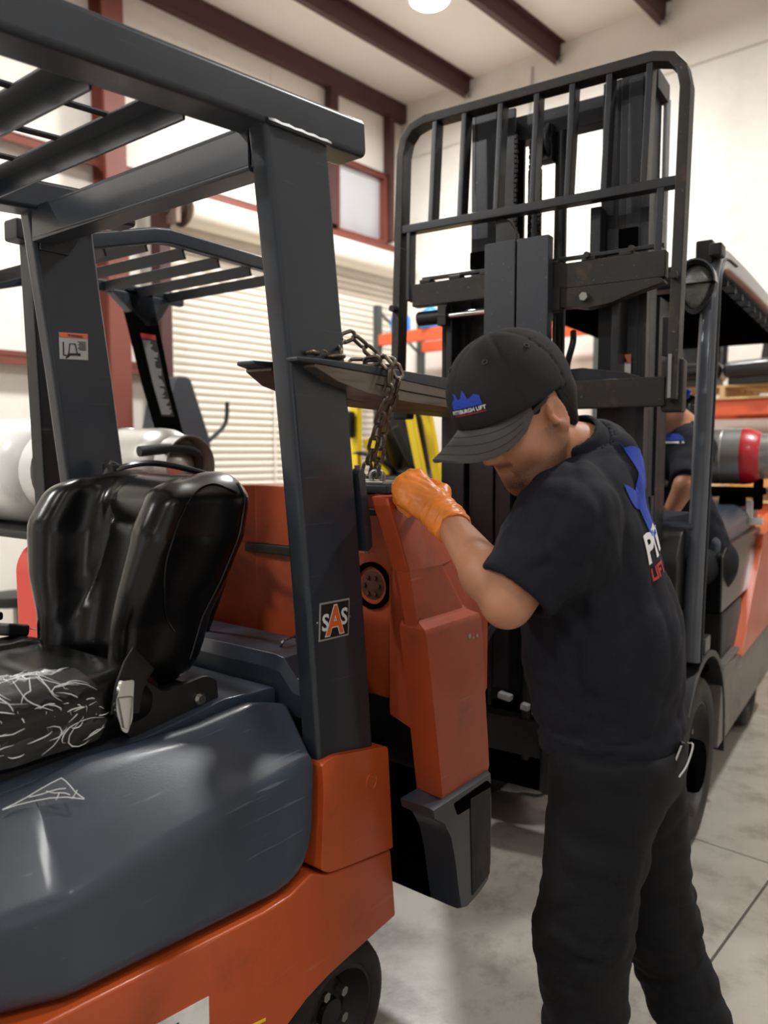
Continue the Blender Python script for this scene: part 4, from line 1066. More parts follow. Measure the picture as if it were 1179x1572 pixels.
for k in range(10): obj('guard_slat', MB().boxb(-.98 - k * .19, -.95 - k * .19, -.44, .44, 2.20, 2.26), M['slate_dark'], tB, 0.004)
obj('roof_shade_sheet', MB().boxb(-2.9, -.85, -.43, .43, 2.165, 2.175), M['void'], tB)  # added black sheet, paints in the shade between the slats
hl = bpy.data.objects.new('head_lamp', None); link(hl, tB)
hc = V(-.62, .425, 2.11)
drop = [(math.cos(a) * .058 * (1 - .25 * max(0, -math.sin(a))), math.sin(a) * (.070 if math.sin(a) > 0 else .088)) for a in [2 * PI * k / 28 for k in range(28)]]
obj('lamp_housing', MB().loft([[hc + V(dx, y * s_, z * s_) for y, z in drop] for dx, s_ in ((-.09, .55), (-.05, 1.0), (.02, 1.22), (.03, 1.24), (.03, 1.05), (.01, 1.0))]), M['black'], hl, ang=50)
obj('lamp_lens', MB().loft([[hc + V(dx, y * s_, z * s_) for y, z in drop] for dx, s_ in ((.008, 1.0), (.018, .92), (.026, .6), (.028, .1))]), M['lens'], hl, ang=70)
obj('lamp_hood', MB().loft([[hc + V(dx, 1.26 * y * k, 1.26 * z * k) for y, z in drop[0:15]] for dx, k in ((.0, 1.0), (.05, 1.0), (.05, .93), (.0, .93))], cap=False, closed=True), M['guard_tube'], hl, ang=60)
obj('header_lamp', MB().boxb(-.74, -.66, .455, .50, 2.22, 2.265).boxb(-.76, -.70, .40, .46, 2.20, 2.29), M['black'], tB, 0.006)
# black operator compartment fittings: steering column and wheel, lever knobs
st_ = obj('steering_column', MB().cyl((-.62, .0, 1.05), (-.85, .0, 1.35), .035, n=14), M['black'], tB)
obj('steering_wheel', MB().torus((-.86, .0, 1.37), (-.6, 0, .8), .165, .014, 32, 8).bar((-.86 - .12, 0, 1.37 - .09), (-.86 + .12, 0, 1.37 + .09), .03, .012).lathe([(.045, -.01), (.04, .015), (0, .018)], (-.86, 0, 1.37), (-.6, 0, .8), 16), M['black'], st_, ang=60)
for y in (.20, .25, .30): obj('hydraulic_lever', MB().cyl((-.66, y, 1.20), (-.72, y, 1.36), .007, n=8).lathe([(.0, -.02), (.018, -.01), (.02, .008), (.0, .022)], (-.725, y, 1.375), (-.3, 0, .9), 10), M['black_gloss'], tB)
# driver seat seen past the post
def bseat(P):
    q = P - np.array([0, .02, 0])
    d1 = sd_rbox(np.stack([q[:, 0] + 1.52 + (q[:, 2] - 1.3) * .18, q[:, 1], q[:, 2] - 1.52], 1), (0, 0, 0), (.07, .24, .26), .06)
    d2 = sd_rbox(q, (-1.33, 0, 1.28), (.24, .25, .06), .05)
    return smin(d1, d2, .06)
sdf_obj('driver_seat', bseat, (-1.75, -.28, 1.19), (-1.0, .32, 1.86), .015, M['vinyl'], tB, relax=1)
# propane cradle at the rear
obj('tank_cradle', MB().boxb(-2.12, -1.80, -.30, .50, 1.27, 1.31).boxb(-2.0, -1.92, .46, .50, 1.2, 1.36), M['void'], tB, 0.008)
obj('cradle_loop', MB().tube(spline([(-1.95, .52, 1.30), (-1.95, .62, 1.32), (-1.95, .68, 1.38), (-1.95, .68, 1.52), (-1.95, .66, 1.60)], 6), .014, 8), M['steel'], tB)
obj('cradle_arm', MB().boxb(-2.0, -1.9, .30, .42, 1.13, 1.27), M['void'], tB, 0.01)
obj('latch', MB().boxb(-1.88, -1.86, .44, .47, 1.13, 1.25).boxb(-1.88, -1.86, .44, .52, 1.13, 1.165), M['white'], tB, 0.003)
# ---- propane tanks (things of their own)
def tank(name, label, Mx, L, r, body, band=None, valve=True):
    t = thing(name, label, 'gas tank', Mx, 'propane tanks')
    pr = [(0.0, -L/2), (r*.45, -L/2 + .012), (r*.82, -L/2 + .05), (r*.97, -L/2 + .10), (r, -L/2 + .14), (r, L/2 - .14), (r*.97, L/2 - .10), (r*.82, L/2 - .05), (r*.45, L/2 - .012), (0, L/2)]
    b = obj('tank_body', MB().lathe(pr, (0, 0, 0), (0, 1, 0), 40, cap=False), body, t, ang=60)
    obj('weld_seam', MB().torus((0, L * .18, 0), (0, 1, 0), r + .0005, .004, 40, 6), body, t)
    obj('collar', MB().lathe([(r*.80, L/2 - .05), (r*.80, L/2 + .045), (r*.76, L/2 + .045), (r*.76, L/2 - .04)], (0, 0, 0), (0, 1, 0), 36, cap=False), band or body, t, ang=40)
    obj('foot_ring', MB().lathe([(r*.80, -L/2 + .05), (r*.80, -L/2 - .02), (r*.76, -L/2 - .02), (r*.76, -L/2 + .04)], (0, 0, 0), (0, 1, 0), 36, cap=False), body, t, ang=40)
    if valve:
        obj('valve', MB().cyl((0, L/2 - .01, 0), (0, L/2 + .05, 0), .02, n=10).cyl((0, L/2 + .03, 0), (.06, L/2 + .03, .02), .014, n=10).lathe([(.028, 0), (.03, .012), (.02, .016), (0, .017)], (0, L/2 + .05, 0), (0, 1, 0), 12), M['steel'], t)
    return t
t_ = tank('propane_tank', 'silver propane tank with red band on the mast forklift', FB @ Matrix.Translation((-1.95, .18, 1.475)), .72, .145, M['tank_steel'])
obj('band', MB().lathe([(.1440, .222), (.1462, .224), (.1425, .262), (.1275, .300), (.118, .312)], (0, 0, 0), (0, 1, 0), 40, cap=False), M['redband'], t_, ang=60)
obj('tank_strap', MB().lathe([(.147, -.02), (.150, -.02), (.150, .02), (.147, .02)], (0, 0, 0), (0, 1, 0), 40, cap=False), M['black'], t_, ang=40)
obj('strap_latch', MB().cyl((0, .05, .14), (0, .05, .20), .012, n=10).box((.0, .05, .21), (.05, .035, .03)), M['white'], t_, 0.003)
# chain path: from the eye up, over the near edge of the fork, heap on top
def lay_chain(path, pitch, roll0):
    P = spline(path, 24); acc = 0; k = 0; last = P[0]; nxt = 0.0
    L = [0]
    for i in range(1, len(P)): L.append(L[-1] + (P[i] - P[i-1]).length)
    n = int(L[-1] / pitch)
    for j in range(n + 1):
        s_ = j * pitch
        i = max(1, next((q for q in range(len(L)) if L[q] >= s_), len(L) - 1))
        t = (s_ - L[i-1]) / max(1e-6, L[i] - L[i-1]); c = P[i-1].lerp(P[i], t); d = P[i] - P[i-1]
        put_link(c, d, roll0 + (j % 2) * PI / 2 + random.uniform(-.25, .25))
FB0 = frame(*B_ORG)
ft = lambda x, y, z: FB0 @ V(x, y, z)
e0 = EYE + V(0, 0, .018)
edge = ft(CH_X, FORK_Y1 + .014, FORK_Z + .004)
lay_chain([e0, e0.lerp(edge, .5) + V(-.004, 0, 0), edge + V(0, 0, -.03), ft(CH_X + .004, FORK_Y1 - .004, FORK_Z + .013), ft(CH_X + .02, FORK_Y1 - .045, FORK_Z + .014), ft(CH_X + .06, FORK_Y1 - .09, FORK_Z + .014)], .034, 0.4)
lay_chain([ft(CH_X + .045, FORK_Y1 - .03, FORK_Z + .035), ft(CH_X + .09, FORK_Y1 - .05, FORK_Z + .065), ft(CH_X + .13, FORK_Y1 - .06, FORK_Z + .04), ft(CH_X + .16, FORK_Y1 - .03, FORK_Z + .014), ft(CH_X + .20, FORK_Y1 - .05, FORK_Z + .013), ft(CH_X + .26, FORK_Y1 - .04, FORK_Z + .013)], .034, 0.0)
edge2 = ft(CH_X + .035, FORK_Y1 + .014, FORK_Z - .03)
lay_chain([e0 + V(-.024, .012, .0), (e0 + V(-.024, .012, 0)).lerp(edge2, .5), edge2, ft(CH_X + .04, FORK_Y1 + .004, FORK_Z + .012), ft(CH_X + .05, FORK_Y1 - .03, FORK_Z + .014)], .034, 1.1)
# ================================================================== forklift standing behind the foreground one (only its roof, a leg and its tail show)
FC = frame(-0.95, 2.40, 36)
tC = thing('forklift', 'forklift behind the grey seat, dark roof with slats and sloping labelled leg, red tail', 'forklift', FC)
def csec(path, w, h, m, name, bev=.004):
    return obj(name, MB().sweep(path, rrect(w, h, .008, 2)), M[m], tC, ang=50)
WC = -0.74
csec([(.14, 0, 2.10), (-.06, 0, 2.152), (-.30, 0, 2.222), (-.36, 0, 2.230), (-.80, 0, 2.225), (-1.02, 0, 2.22)], .04, .052, 'slate', 'guard_side_beam')
csec([(.14, WC, 2.08), (-.10, WC, 2.12), (-.36, WC, 2.20), (-.80, WC, 2.20), (-1.02, WC, 2.20)], .04, .052, 'slate', 'guard_side_beam')
for x in (-.12, -.28, -.44, -.60, -.76, -.92):
    zz = 2.195 if x < -.3 else 2.195 + (x + .3) * -.30
    obj('guard_slat', MB().box((x, WC / 2, zz), (.010, -WC - .03, .042), Matrix.Rotation(.35, 3, 'Y')), M['slate_dark'], tC, 0.002)
obj('guard_brace', MB().prism([(-.62, 2.19), (-.95, 2.19), (-.86, 2.06), (-.80, 2.05)], 'y', WC - .02, WC + .03), M['slate'], tC, 0.006)
lg = obj('guard_leg', MB().loft([[(x0, WC - .03, z), (x0, WC + .03, z), (x1, WC + .03, z), (x1, WC - .03, z)] for z, x0, x1 in ((2.20, -.70, -.84), (1.80, -.81, -.93), (1.36, -.955, -1.065), (.95, -1.09, -1.19))]), M['void'], tC, 0.006)
# long label strip on the sloping leg
def leg_pt(s_, t_, off): # s_: 0..1 down the leg, t_: 0..1 across
    z = 2.02 - .36 * s_; xa = np.interp(z, [1.36, 1.80, 2.20], [-.955, -.81, -.70]); xb = np.interp(z, [1.36, 1.80, 2.20], [-1.065, -.93, -.84])
    return V(xa + (xb - xa) * (0.12 + .62 * t_), WC + .0305 + off, z)
ls = obj('label_strip', MB().grid([[leg_pt(i / 10, 0, 0), leg_pt(i / 10, 1, 0)] for i in range(11)]), M['ink_black'], lg)
obj('label_header', MB().grid([[leg_pt(.0, .02, .001), leg_pt(.0, .98, .001)], [leg_pt(.055, .02, .001), leg_pt(.055, .98, .001)]]), M['ink_red'], ls)
rl = MB(); rnd = random.Random(4); s0 = .08
while s0 < .98:
    w = rnd.uniform(.45, .95); rl.grid([[leg_pt(s0, .05, .001), leg_pt(s0, w, .001)], [leg_pt(s0 + .013, .05, .001), leg_pt(s0 + .013, w, .001)]]); s0 += .022
obj('label_print', rl, M['ink_grey'], ls)
obj('guard_leg', MB().loft([[(x, -.03, z), (x, .03, z), (x + .085, .03, z), (x + .085, -.03, z)] for z, x in ((2.14, .07), (1.6, .055), (1.0, .04))]), M['mast'], tC, 0.006)
obj('work_lamp', MB().box((.17, .0, 2.13), (.05, .07, .06)), M['black'], tC, 0.008)
obj('tail_casting', MB().prism(round_poly([(.155, .22), (.165, 1.16), (.13, 1.215), (-.45, 1.23), (-.45, .22)], .03), 'y', -.10, .02), M['red'], tC, 0.012, seg=3)
obj('tail_casting', MB().prism(round_poly([(-.36, .26), (-.36, 1.20), (-.75, 1.22), (-.75, .26)], .03), 'y', WC - .02, .0), M['red'], tC, 0.02, seg=3)
obj('hood', MB().prism(round_poly([(-.45, .60), (-.45, 1.20), (-.6, 1.26), (-1.5, 1.22), (-1.5, .6)], .03), 'y', WC, 0.0), M['slate_plastic'], tC, 0.03, seg=3)
obj('tank_cradle', MB().boxb(-.16, .16, WC - .02, .04, 1.235, 1.262).boxb(-.02, .02, .0, .04, 1.25, 1.40), M['black'], tC, 0.008)
obj('swing_bracket', MB().tube(spline([(-.20, .03, 1.50), (-.33, .04, 1.51), (-.42, .04, 1.50), (-.45, .03, 1.46), (-.45, .0, 1.36), (-.45, -.03, 1.24)], 6), .018, 8), M['slate_dark'], tC, ang=60)
obj('frame_rail', MB().boxb(-1.9, -.4, WC, 0, .25, .65), M['void'], tC, 0.02)
for yy, sd in ((-.05, 1), (WC + .05, -1)):
    wheel(tC, (-.62, yy, .24), .24, .15, .08, side=sd, name='steer_wheel'); wheel(tC, (-1.5, yy, .30), .30, .18, .09, side=sd, name='drive_wheel')
t_ = tank('propane_tank', 'white propane tank on a black cradle at the left edge behind the seat', FC @ Matrix.Translation((.0, -.46, 1.437)) @ Matrix.Rotation(PI, 4, 'Z'), .80, .172, M['white'])
obj('tank_strap', MB().lathe([(.174, .12), (.179, .12), (.179, .15), (.174, .15)], (0, 0, 0), (0, 1, 0), 40, cap=False), M['black'], t_, ang=40)
v, f, _ = text_mesh('LP', .09, .004)
tank('propane_tank', 'polished steel propane tank standing past the far grey post', FC @ Matrix.Translation((-.40, -.22, 1.45)) @ Matrix.Rotation(PI, 4, 'Z'), .5, .135, M['tank_steel'])

# ================================================================== yellow forklift farther back
FD = frame(0.05, 5.3, 35)
tD = thing('forklift', 'yellow forklift in the distance between the chain and the mast', 'forklift', FD)
FDi = FD.inverted()
def D(u, v_, Y): return FDi @ at(u, v_, Y)
def ybar(name, a, b, w=.06, h=.06, m='yellow'): return obj(name, MB().bar(a, b, w, h, (0, 1, 0.1)), M[m], tD, 0.008)
ybar('guard_post', D(546, 560, 5.0), D(546, 780, 5.0), .05, .07)
ybar('guard_post', D(568, 672, 5.0), D(604, 790, 5.0), .06, .09)
ybar('guard_post', D(622, 600, 4.7), D(662, 800, 4.7), .05, .05)
ybar('guard_post', D(651, 610, 4.9), D(690, 830, 4.9), .05, .06)
ybar('guard_rail', D(546, 566, 5.0), D(622, 604, 4.7)); ybar('guard_rail', D(622, 604, 4.7), D(651, 614, 4.9))
obj('mirror', MB().box(D(537, 652, 4.95), (.06, .05, .17)), M['black'], tD, 0.015)
obj('hood', MB().prism(round_poly([(.0, .5), (.0, 1.18), (-.1, 1.25), (-.9, 1.2), (-.9, .5)], .04), 'y', -.45, .45), M['yellow'], tD, 0.03, seg=3)
sb = D(622, 690, 5.05)
def dseat(P):
    q = P - np.array(sb)
    q = np.stack([q[:, 0] - q[:, 2] * .35, q[:, 1], q[:, 2]], 1)
    return smin(sd_rbox(q, (0, 0, .02), (.07, .16, .24), .06), sd_rbox(q, (.16, 0, -.22), (.22, .20, .06), .05), .05)
sdf_obj('driver_seat', dseat, tuple(sb - V(.3, .3, .36)), tuple(sb + V(.5, .3, .36)), .018, M['vinyl'], tD)
obj('arm_rest', MB().bar(D(606, 655, 4.85), D(634, 715, 4.85), .05, .05), M['black'], tD, 0.012)
obj('dash', MB().prism(round_poly([(.5, .6), (.5, 1.25), (.42, 1.32), (.3, 1.25), (.3, .6)], .03), 'y', -.4, .4), M['black'], tD, 0.02)
obj('steering_wheel', MB().torus((.25, .0, 1.40), (-.5, 0, .8), .17, .014, 28, 8), M['black'], tD, ang=60)
obj('frame_rail', MB().boxb(-.95, .6, -.42, .42, .25, .6), M['black'], tD, 0.02)
obj('floor_tray', MB().boxb(-.05, .45, -.42, .42, .58, .62), M['black'], tD, 0.01)
for x in (-.75, .35):
    for yy, sd in ((.42, 1), (-.42, -1)): wheel(tD, (x, yy, .28), .28, .16, .09, side=sd)

# ================================================================== pallet racking along the far wall
def rack(label, a0, a1, b0, b1, levels, top):
    rk = thing('pallet_rack', label, 'rack', G, 'pallet racks along the far wall')
    n = max(1, round((b1 - b0) / 2.4))
    bs = [b0 + (b1 - b0) * i / n for i in range(n + 1)]
    for b in bs:
        for a in (a0, a1):
            obj('upright', MB().boxb(a - .04, a + .04, b - .04, b + .04, 0, top), M['rackgreen'], rk, 0.006)
        for k in range(int(top / .6)):
            z = .3 + .6 * k
            obj('brace', MB().bar((a0, b, z), (a1, b, min(top - .05, z + .5)), .03, .02), M['rackgreen'], rk)
    for z in levels:
        for i in range(n):
            for a in (a0, a1):
                obj('beam', MB().boxb(a - .035, a + .035, bs[i] + .04, bs[i+1] - .04, z - .13, z), M['rackorange'], rk, 0.006)
    return rk
rack('tall pallet rack seen through the raised carriage', .25, 1.05, .55, 3.35, (1.35, 2.86), 3.2)
rack('low pallet rack at the right edge behind the mast forklift', .25, 1.05, 3.9, 6.9, (1.08, 1.93), 2.0)
def pallet(label, b, z, a=.65, L=1.1, W=.95):
    p = thing('pallet', label, 'pallet', G @ Matrix.Translation((a, b, z)), 'wooden pallets on the low rack')
    for x in np.linspace(-W/2 + .05, W/2 - .05, 6): obj('deck_board', MB().boxb(x - .045, x + .045, -L/2, L/2, .100, .118), M['wood'], p, 0.002, seg=1)
    for y in (-L/2 + .03, 0, L/2 - .03): obj('stringer', MB().boxb(-W/2, W/2, y - .02, y + .02, .018, .100), M['wood'], p, 0.002, seg=1)
    for x in (-W/2 + .05, 0, W/2 - .05): obj('bottom_board', MB().boxb(x - .045, x + .045, -L/2, L/2, 0, .018), M['wood'], p, 0.002, seg=1)
    return p
pallet('wooden pallet under the black seats on the low rack', 4.50, 1.931, L=.98)
pallet('wooden pallet under the cardboard cartons on the low rack', 5.58, 1.931, L=1.0)
pallet('wooden pallet on the lower beam of the low rack', 4.8, 1.081)
def carton(label, b, z, a, s, m='carton', cat='box', open_=False):
    t = thing('cardboard_carton', label, cat, G @ Matrix.Translation((a, b, z)), 'cartons on the racks')
    x, y, h = s[0]/2, s[1]/2, s[2]; w = .006
    obj('carton_side', MB().boxb(-x, -x+w, -y, y, 0, h).boxb(x-w, x, -y, y, 0, h).boxb(-x, x, -y, -y+w, 0, h).boxb(-x, x, y-w, y, 0, h).boxb(-x, x, -y, y, 0, w), M[m], t)
    if open_:
        obj('flap', MB().bar((x, 0, h), (x + .10, 0, h + .05), y * 2, .005), M[m], t); obj('flap', MB().bar((-x, 0, h), (-x - .02, 0, h + .10), y * 2, .005), M[m], t)
    else:
        obj('flap', MB().boxb(-x, -.003, -y, y, h - w, h), M[m], t); obj('flap', MB().boxb(.003, x, -y, y, h - w, h), M[m], t)
        obj('tape', MB().boxb(-.03, .03, -y - .001, y + .001, h, h + .001), M['wood'], t)
    return t
carton('large brown carton at the right edge on the pallet', 5.44, 2.05, .80, (.46, .62, .22), open_=True)
carton('tall tan carton behind the large open carton', 5.30, 2.05, .33, (.28, .62, .48))
carton('tan carton low on the rack under the propane tank', 4.85, 1.2, .75, (.5, .6, .32))
carton('small tan carton on the tall rack beside the mast', 2.72, 2.861, .8, (.35, .4, .3))
def foam(P):
    return sd_ell(P, (0, 0, .05), (.14, .22, .10)) - .012 * np.sin(P[:, 0] * 45) * np.sin(P[:, 1] * 38)
fo = sdf_obj('packing_bag', foam, (-.2, -.28, -.08), (.2, .28, .2), .02, M['white']); fo.matrix_world = G @ Matrix.Translation((.78, 5.46, 2.135))
tag(fo, 'crumpled white packing bag in the open carton', 'bag')
def spare_seat(label, a, b, z, rz):
    s_ = thing('spare_seat', label, 'seat', G @ Matrix.Translation((a, b, z)) @ Matrix.Rotation(rz, 4, 'Z'), 'black seats stored on the low rack')
    def fb(P): return sd_rbox(np.stack([P[:, 0] + .2 + P[:, 2] * .2, P[:, 1], P[:, 2] - .30], 1), (0, 0, 0), (.06, .22, .22), .055)
    def fc(P): return sd_rbox(P, (.05, 0, .12), (.24, .24, .07), .055)
    sdf_obj('backrest', fb, (-.45, -.26, .05), (0.0, .26, .56), .02, M['vinyl'], s_); sdf_obj('cushion', fc, (-.24, -.28, .02), (.34, .28, .22), .02, M['vinyl'], s_)
    obj('slide_base', MB().boxb(-.18, .24, -.2, .2, 0, .06), M['black'], s_, 0.01)
    obj('headrest', MB().box((-.30, 0, .56), (.08, .26, .10)), M['vinyl'], s_, 0.03, seg=3)
    return s_
spare_seat('black spare seat on the pallet beside the grey guard post', .95, 4.22, 2.05, .2)
spare_seat('black spare seat on the pallet next to the cartons', .95, 4.80, 2.05, -.3)
# blue containers and a yellow drum on the tall rack
for i, b in enumerate((.86, 1.30)):
    t = thing('blue_jug', ['left blue jug on the tall rack beam', 'right blue jug on the tall rack beam'][i], 'jug', G @ Matrix.Translation((1.0, b, 2.861)), 'blue jugs on the tall rack')
    obj('jug_body', MB().lathe([(.0, 0), (.10, .0), (.115, .02), (.115, .16), (.09, .20), (.035, .235), (.03, .26), (0, .26)], (0, 0, 0), (0, 0, 1), 18, cap=False), M['blue'], t, ang=50)
    obj('jug_cap', MB().cyl((0, 0, .258), (0, 0, .285), .032, n=14), M['white'], t)
t = thing('yellow_drum', 'yellow drum on the floor between the mast rails', 'drum', G @ Matrix.Translation((1.75, 2.8, 0)))
obj('drum_body', MB().lathe([(0, 0), (.28, 0), (.29, .02), (.28, .3), (.295, .31), (.28, .32), (.28, .58), (.295, .59), (.28, .6), (.29, .88), (0, .88)], (0, 0, 0), (0, 0, 1), 28, cap=False), M['yellow'], t, ang=40)
obj('drum_bung', MB().cyl((.15, 0, .88), (.15, 0, .90), .03, n=12), M['black'], t)

# white wire shelving with bins, seen under the cap's visor
FW = frame(1.05, 6.3, 35)
tw = thing('wire_shelf', 'white wire shelving with bins seen below the cap', 'shelf', FW)
for y in (-.5, .5):
    for x in (-.2, .2): obj('shelf_post', MB().cyl((x, y, 0), (x, y, 1.45), .016, n=10), M['white'], tw)
for z in (.35, .80, 1.10, 1.42):
    fr_ = obj('shelf_frame', MB().bar((.2, -.5, z), (.2, .5, z), .02, .03).bar((-.2, -.5, z), (-.2, .5, z), .02, .03), M['white'], tw)
    w_ = MB()
    for y in np.linspace(-.45, .45, 13): w_.bar((-.2, y, z), (.2, y, z), .006, .006)
    obj('shelf_wire', w_, M['white'], tw)
w_ = MB()
for y in np.linspace(-.45, .45, 10): w_.bar((.21, y, .8), (.21, y, 1.42), .005, .005)
obj('front_wire', w_, M['white'], tw)
for i, (y, z, c, lab) in enumerate(((-.30, .817, 'ink_grey', 'grey bin at the left on the wire shelf'), (.05, .817, 'white', 'white bin in the middle of the wire shelf'), (.32, 1.117, 'blue', 'blue bin on the upper wire shelf'), (-.25, 1.117, 'white', 'white bin on the upper wire shelf'))):
    t = thing('storage_bin', lab, 'bin', FW @ Matrix.Translation((0, y, z)), 'bins on the wire shelving')
    obj('bin_shell', MB().prism([(-.16, 0), (.14, 0), (.17, .10), (.15, .10), (.13, .012), (-.15, .012), (-.15, .20), (-.16, .20)], 'y', -.13, .13), M[c], t, 0.003)
    for s_ in (-.13, .124): obj('bin_cheek', MB().prism([(-.16, 0), (.14, 0), (.17, .10), (-.05, .20), (-.16, .20)], 'y', s_, s_ + .006), M[c], t)
t = thing('light_panel', 'black framed panel with two white faces standing behind the mast', 'panel', Matrix.Translation((at(776, 770, 5.0).x, 5.0, 0)) @ Matrix.Rotation(-PI / 2 - .2, 4, 'Z'))
obj('stand', MB().cyl((0, 0, 0), (0, 0, 1.04), .02, n=10).boxb(-.15, .15, -.15, .15, 0, .02), M['black'], t)
for z in (1.11, 1.28):
    fr_ = obj('panel_frame', MB().boxb(-.02, .02, -.07, .07, z - .08, z + .08), M['black'], t, 0.006); obj('panel_face', MB().boxb(.02, .024, -.052, .052, z - .062, z + .062), M['white'], fr_)
# rolling stool at the far left
ts = thing('shop_stool', 'black castor stool on the floor left of the red tail', 'stool', Matrix.Translation((-2.52, 5.2, 0)))
obj('seat', MB().lathe([(0, .46), (.17, .46), (.19, .49), (.18, .53), (0, .54)], (0, 0, 0), (0, 0, 1), 24, cap=False), M['black'], ts, ang=50)
obj('post', MB().cyl((0, 0, .12), (0, 0, .46), .022, n=12), M['steel'], ts)
for k in range(5):
    a = 2 * PI * k / 5 + .3
    obj('leg', MB().bar((0, 0, .13), (.25 * math.cos(a), .25 * math.sin(a), .09), .035, .025), M['black'], ts, 0.004)
    obj('castor', MB().cyl((.25 * math.cos(a) - .02 * math.sin(a), .25 * math.sin(a) + .02 * math.cos(a), .035), (.25 * math.cos(a) + .02 * math.sin(a), .25 * math.sin(a) - .02 * math.cos(a), .035), .034, n=14), M['black'], ts)
# gas welder cart parts by the shutter jamb
tg = thing('equipment_cart', 'grey equipment cart beside the shutter jamb', 'cart', G @ Matrix.Translation((3.95, .75, 0)))
obj('cart_body', MB().prism(round_poly([(-.25, .15), (.25, .15), (.25, 1.5), (.1, 2.15), (-.05, 2.15), (-.25, 1.6)], .05), 'y', -.2, .2), M['slate'], tg, 0.02)
obj('cart_handle', MB().tube(spline([(-.25, .18, 1.6), (-.42, .18, 1.75), (-.45, .18, 1.95)], 6), .02, 8), M['black'], tg)
for x in (-.18, .18): obj('castor', MB().cyl((x, -.22, .08), (x, -.17, .08), .08, n=16), M['rubber'], tg); obj('castor', MB().cyl((x, .17, .08), (x, .22, .08), .08, n=16), M['rubber'], tg)
# white rag on the floor under the mast
def lump(P):
    x, y, z = P[:, 0], P[:, 1], P[:, 2]
    return np.maximum(sd_ell(P, (0, 0, .0), (.22, .075, .028)) + .006 * np.sin(x * 60 + y * 30) , -z + .001)
rg = sdf_obj('white_lump', lump, (-.26, -.12, -.01), (.26, .12, .06), .008, M['white'])  # flat white mound with a rippled top
rg.matrix_world = Matrix.Translation((at(786, 1216, 3.35).x, 3.35, 0)) @ Matrix.Rotation(-.25, 4, 'Z'); tag(rg, 'crumpled white rag on the concrete under the mast', 'lump')
# ================================================================== people
def A3(u, v_, Y): return np.array(at(u, v_, Y))
def skin_mat(name, base, red, dark):
    m = mat(name, base, 0.48, 0.0, bump=0.12, bscale=160)
    nt = m.node_tree; N, L = nt.nodes, nt.links; b = N['Principled BSDF']
    b.inputs['Subsurface Weight'].default_value = 0.12; b.inputs['Subsurface Radius'].default_value = (0.012, 0.005, 0.003); b.inputs['Subsurface Scale'].default_value = 0.6
    tc = N.new('ShaderNodeTexCoord'); n = N.new('ShaderNodeTexNoise'); n.inputs['Scale'].default_value = 22; n.inputs['Detail'].default_value = 5; L.new(tc.outputs['Object'], n.inputs[0])
    x = N.new('ShaderNodeMix'); x.data_type = 'RGBA'; x.inputs[6].default_value = tuple(base) + (1,); x.inputs[7].default_value = tuple(red) + (1,); L.new(n.outputs['Fac'], x.inputs[0])
    at_ = N.new('ShaderNodeAttribute'); at_.attribute_name = 'tone'
    n2 = N.new('ShaderNodeTexNoise'); n2.inputs['Scale'].default_value = 420; L.new(tc.outputs['Object'], n2.inputs[0])
    mu = N.new('ShaderNodeMath'); mu.operation = 'MULTIPLY'; L.new(at_.outputs['Fac'], mu.inputs[0])
    mr = N.new('ShaderNodeMapRange'); mr.inputs[1].default_value = .3; mr.inputs[2].default_value = .6; mr.inputs[3].default_value = .75; mr.inputs[4].default_value = 1.0; L.new(n2.outputs['Fac'], mr.inputs[0]); L.new(mr.outputs[0], mu.inputs[1])
    y = N.new('ShaderNodeMix'); y.data_type = 'RGBA'; L.new(mu.outputs[0], y.inputs[0]); L.new(x.outputs[2], y.inputs[6]); y.inputs[7].default_value = tuple(dark) + (1,)
    L.new(y.outputs[2], b.inputs['Base Color']); return m
M['skin'] = skin_mat('warm_skin', S(196, 142, 110), S(182, 120, 92), S(28, 22, 20))

def folds(P, seed, amp, k=26.0, n=7, aniso=(1, 1, 1)):
    r = np.random.RandomState(seed); d = np.zeros(len(P)); Q = P * np.array(aniso)
    for i in range(n):
        v1 = r.normal(size=3); v1 /= np.linalg.norm(v1); v2 = r.normal(size=3); v2 /= np.linalg.norm(v2)
        w = Q @ v1 * k * r.uniform(.5, 1.3) + 1.6 * np.sin(Q @ v2 * k * .45 + r.uniform(0, 6)) + r.uniform(0, 6)
        d += (1 - np.abs(np.sin(w))) ** 2 * r.uniform(.5, 1)
    return amp * 0.72 * (d - .17 * n) / math.sqrt(n)

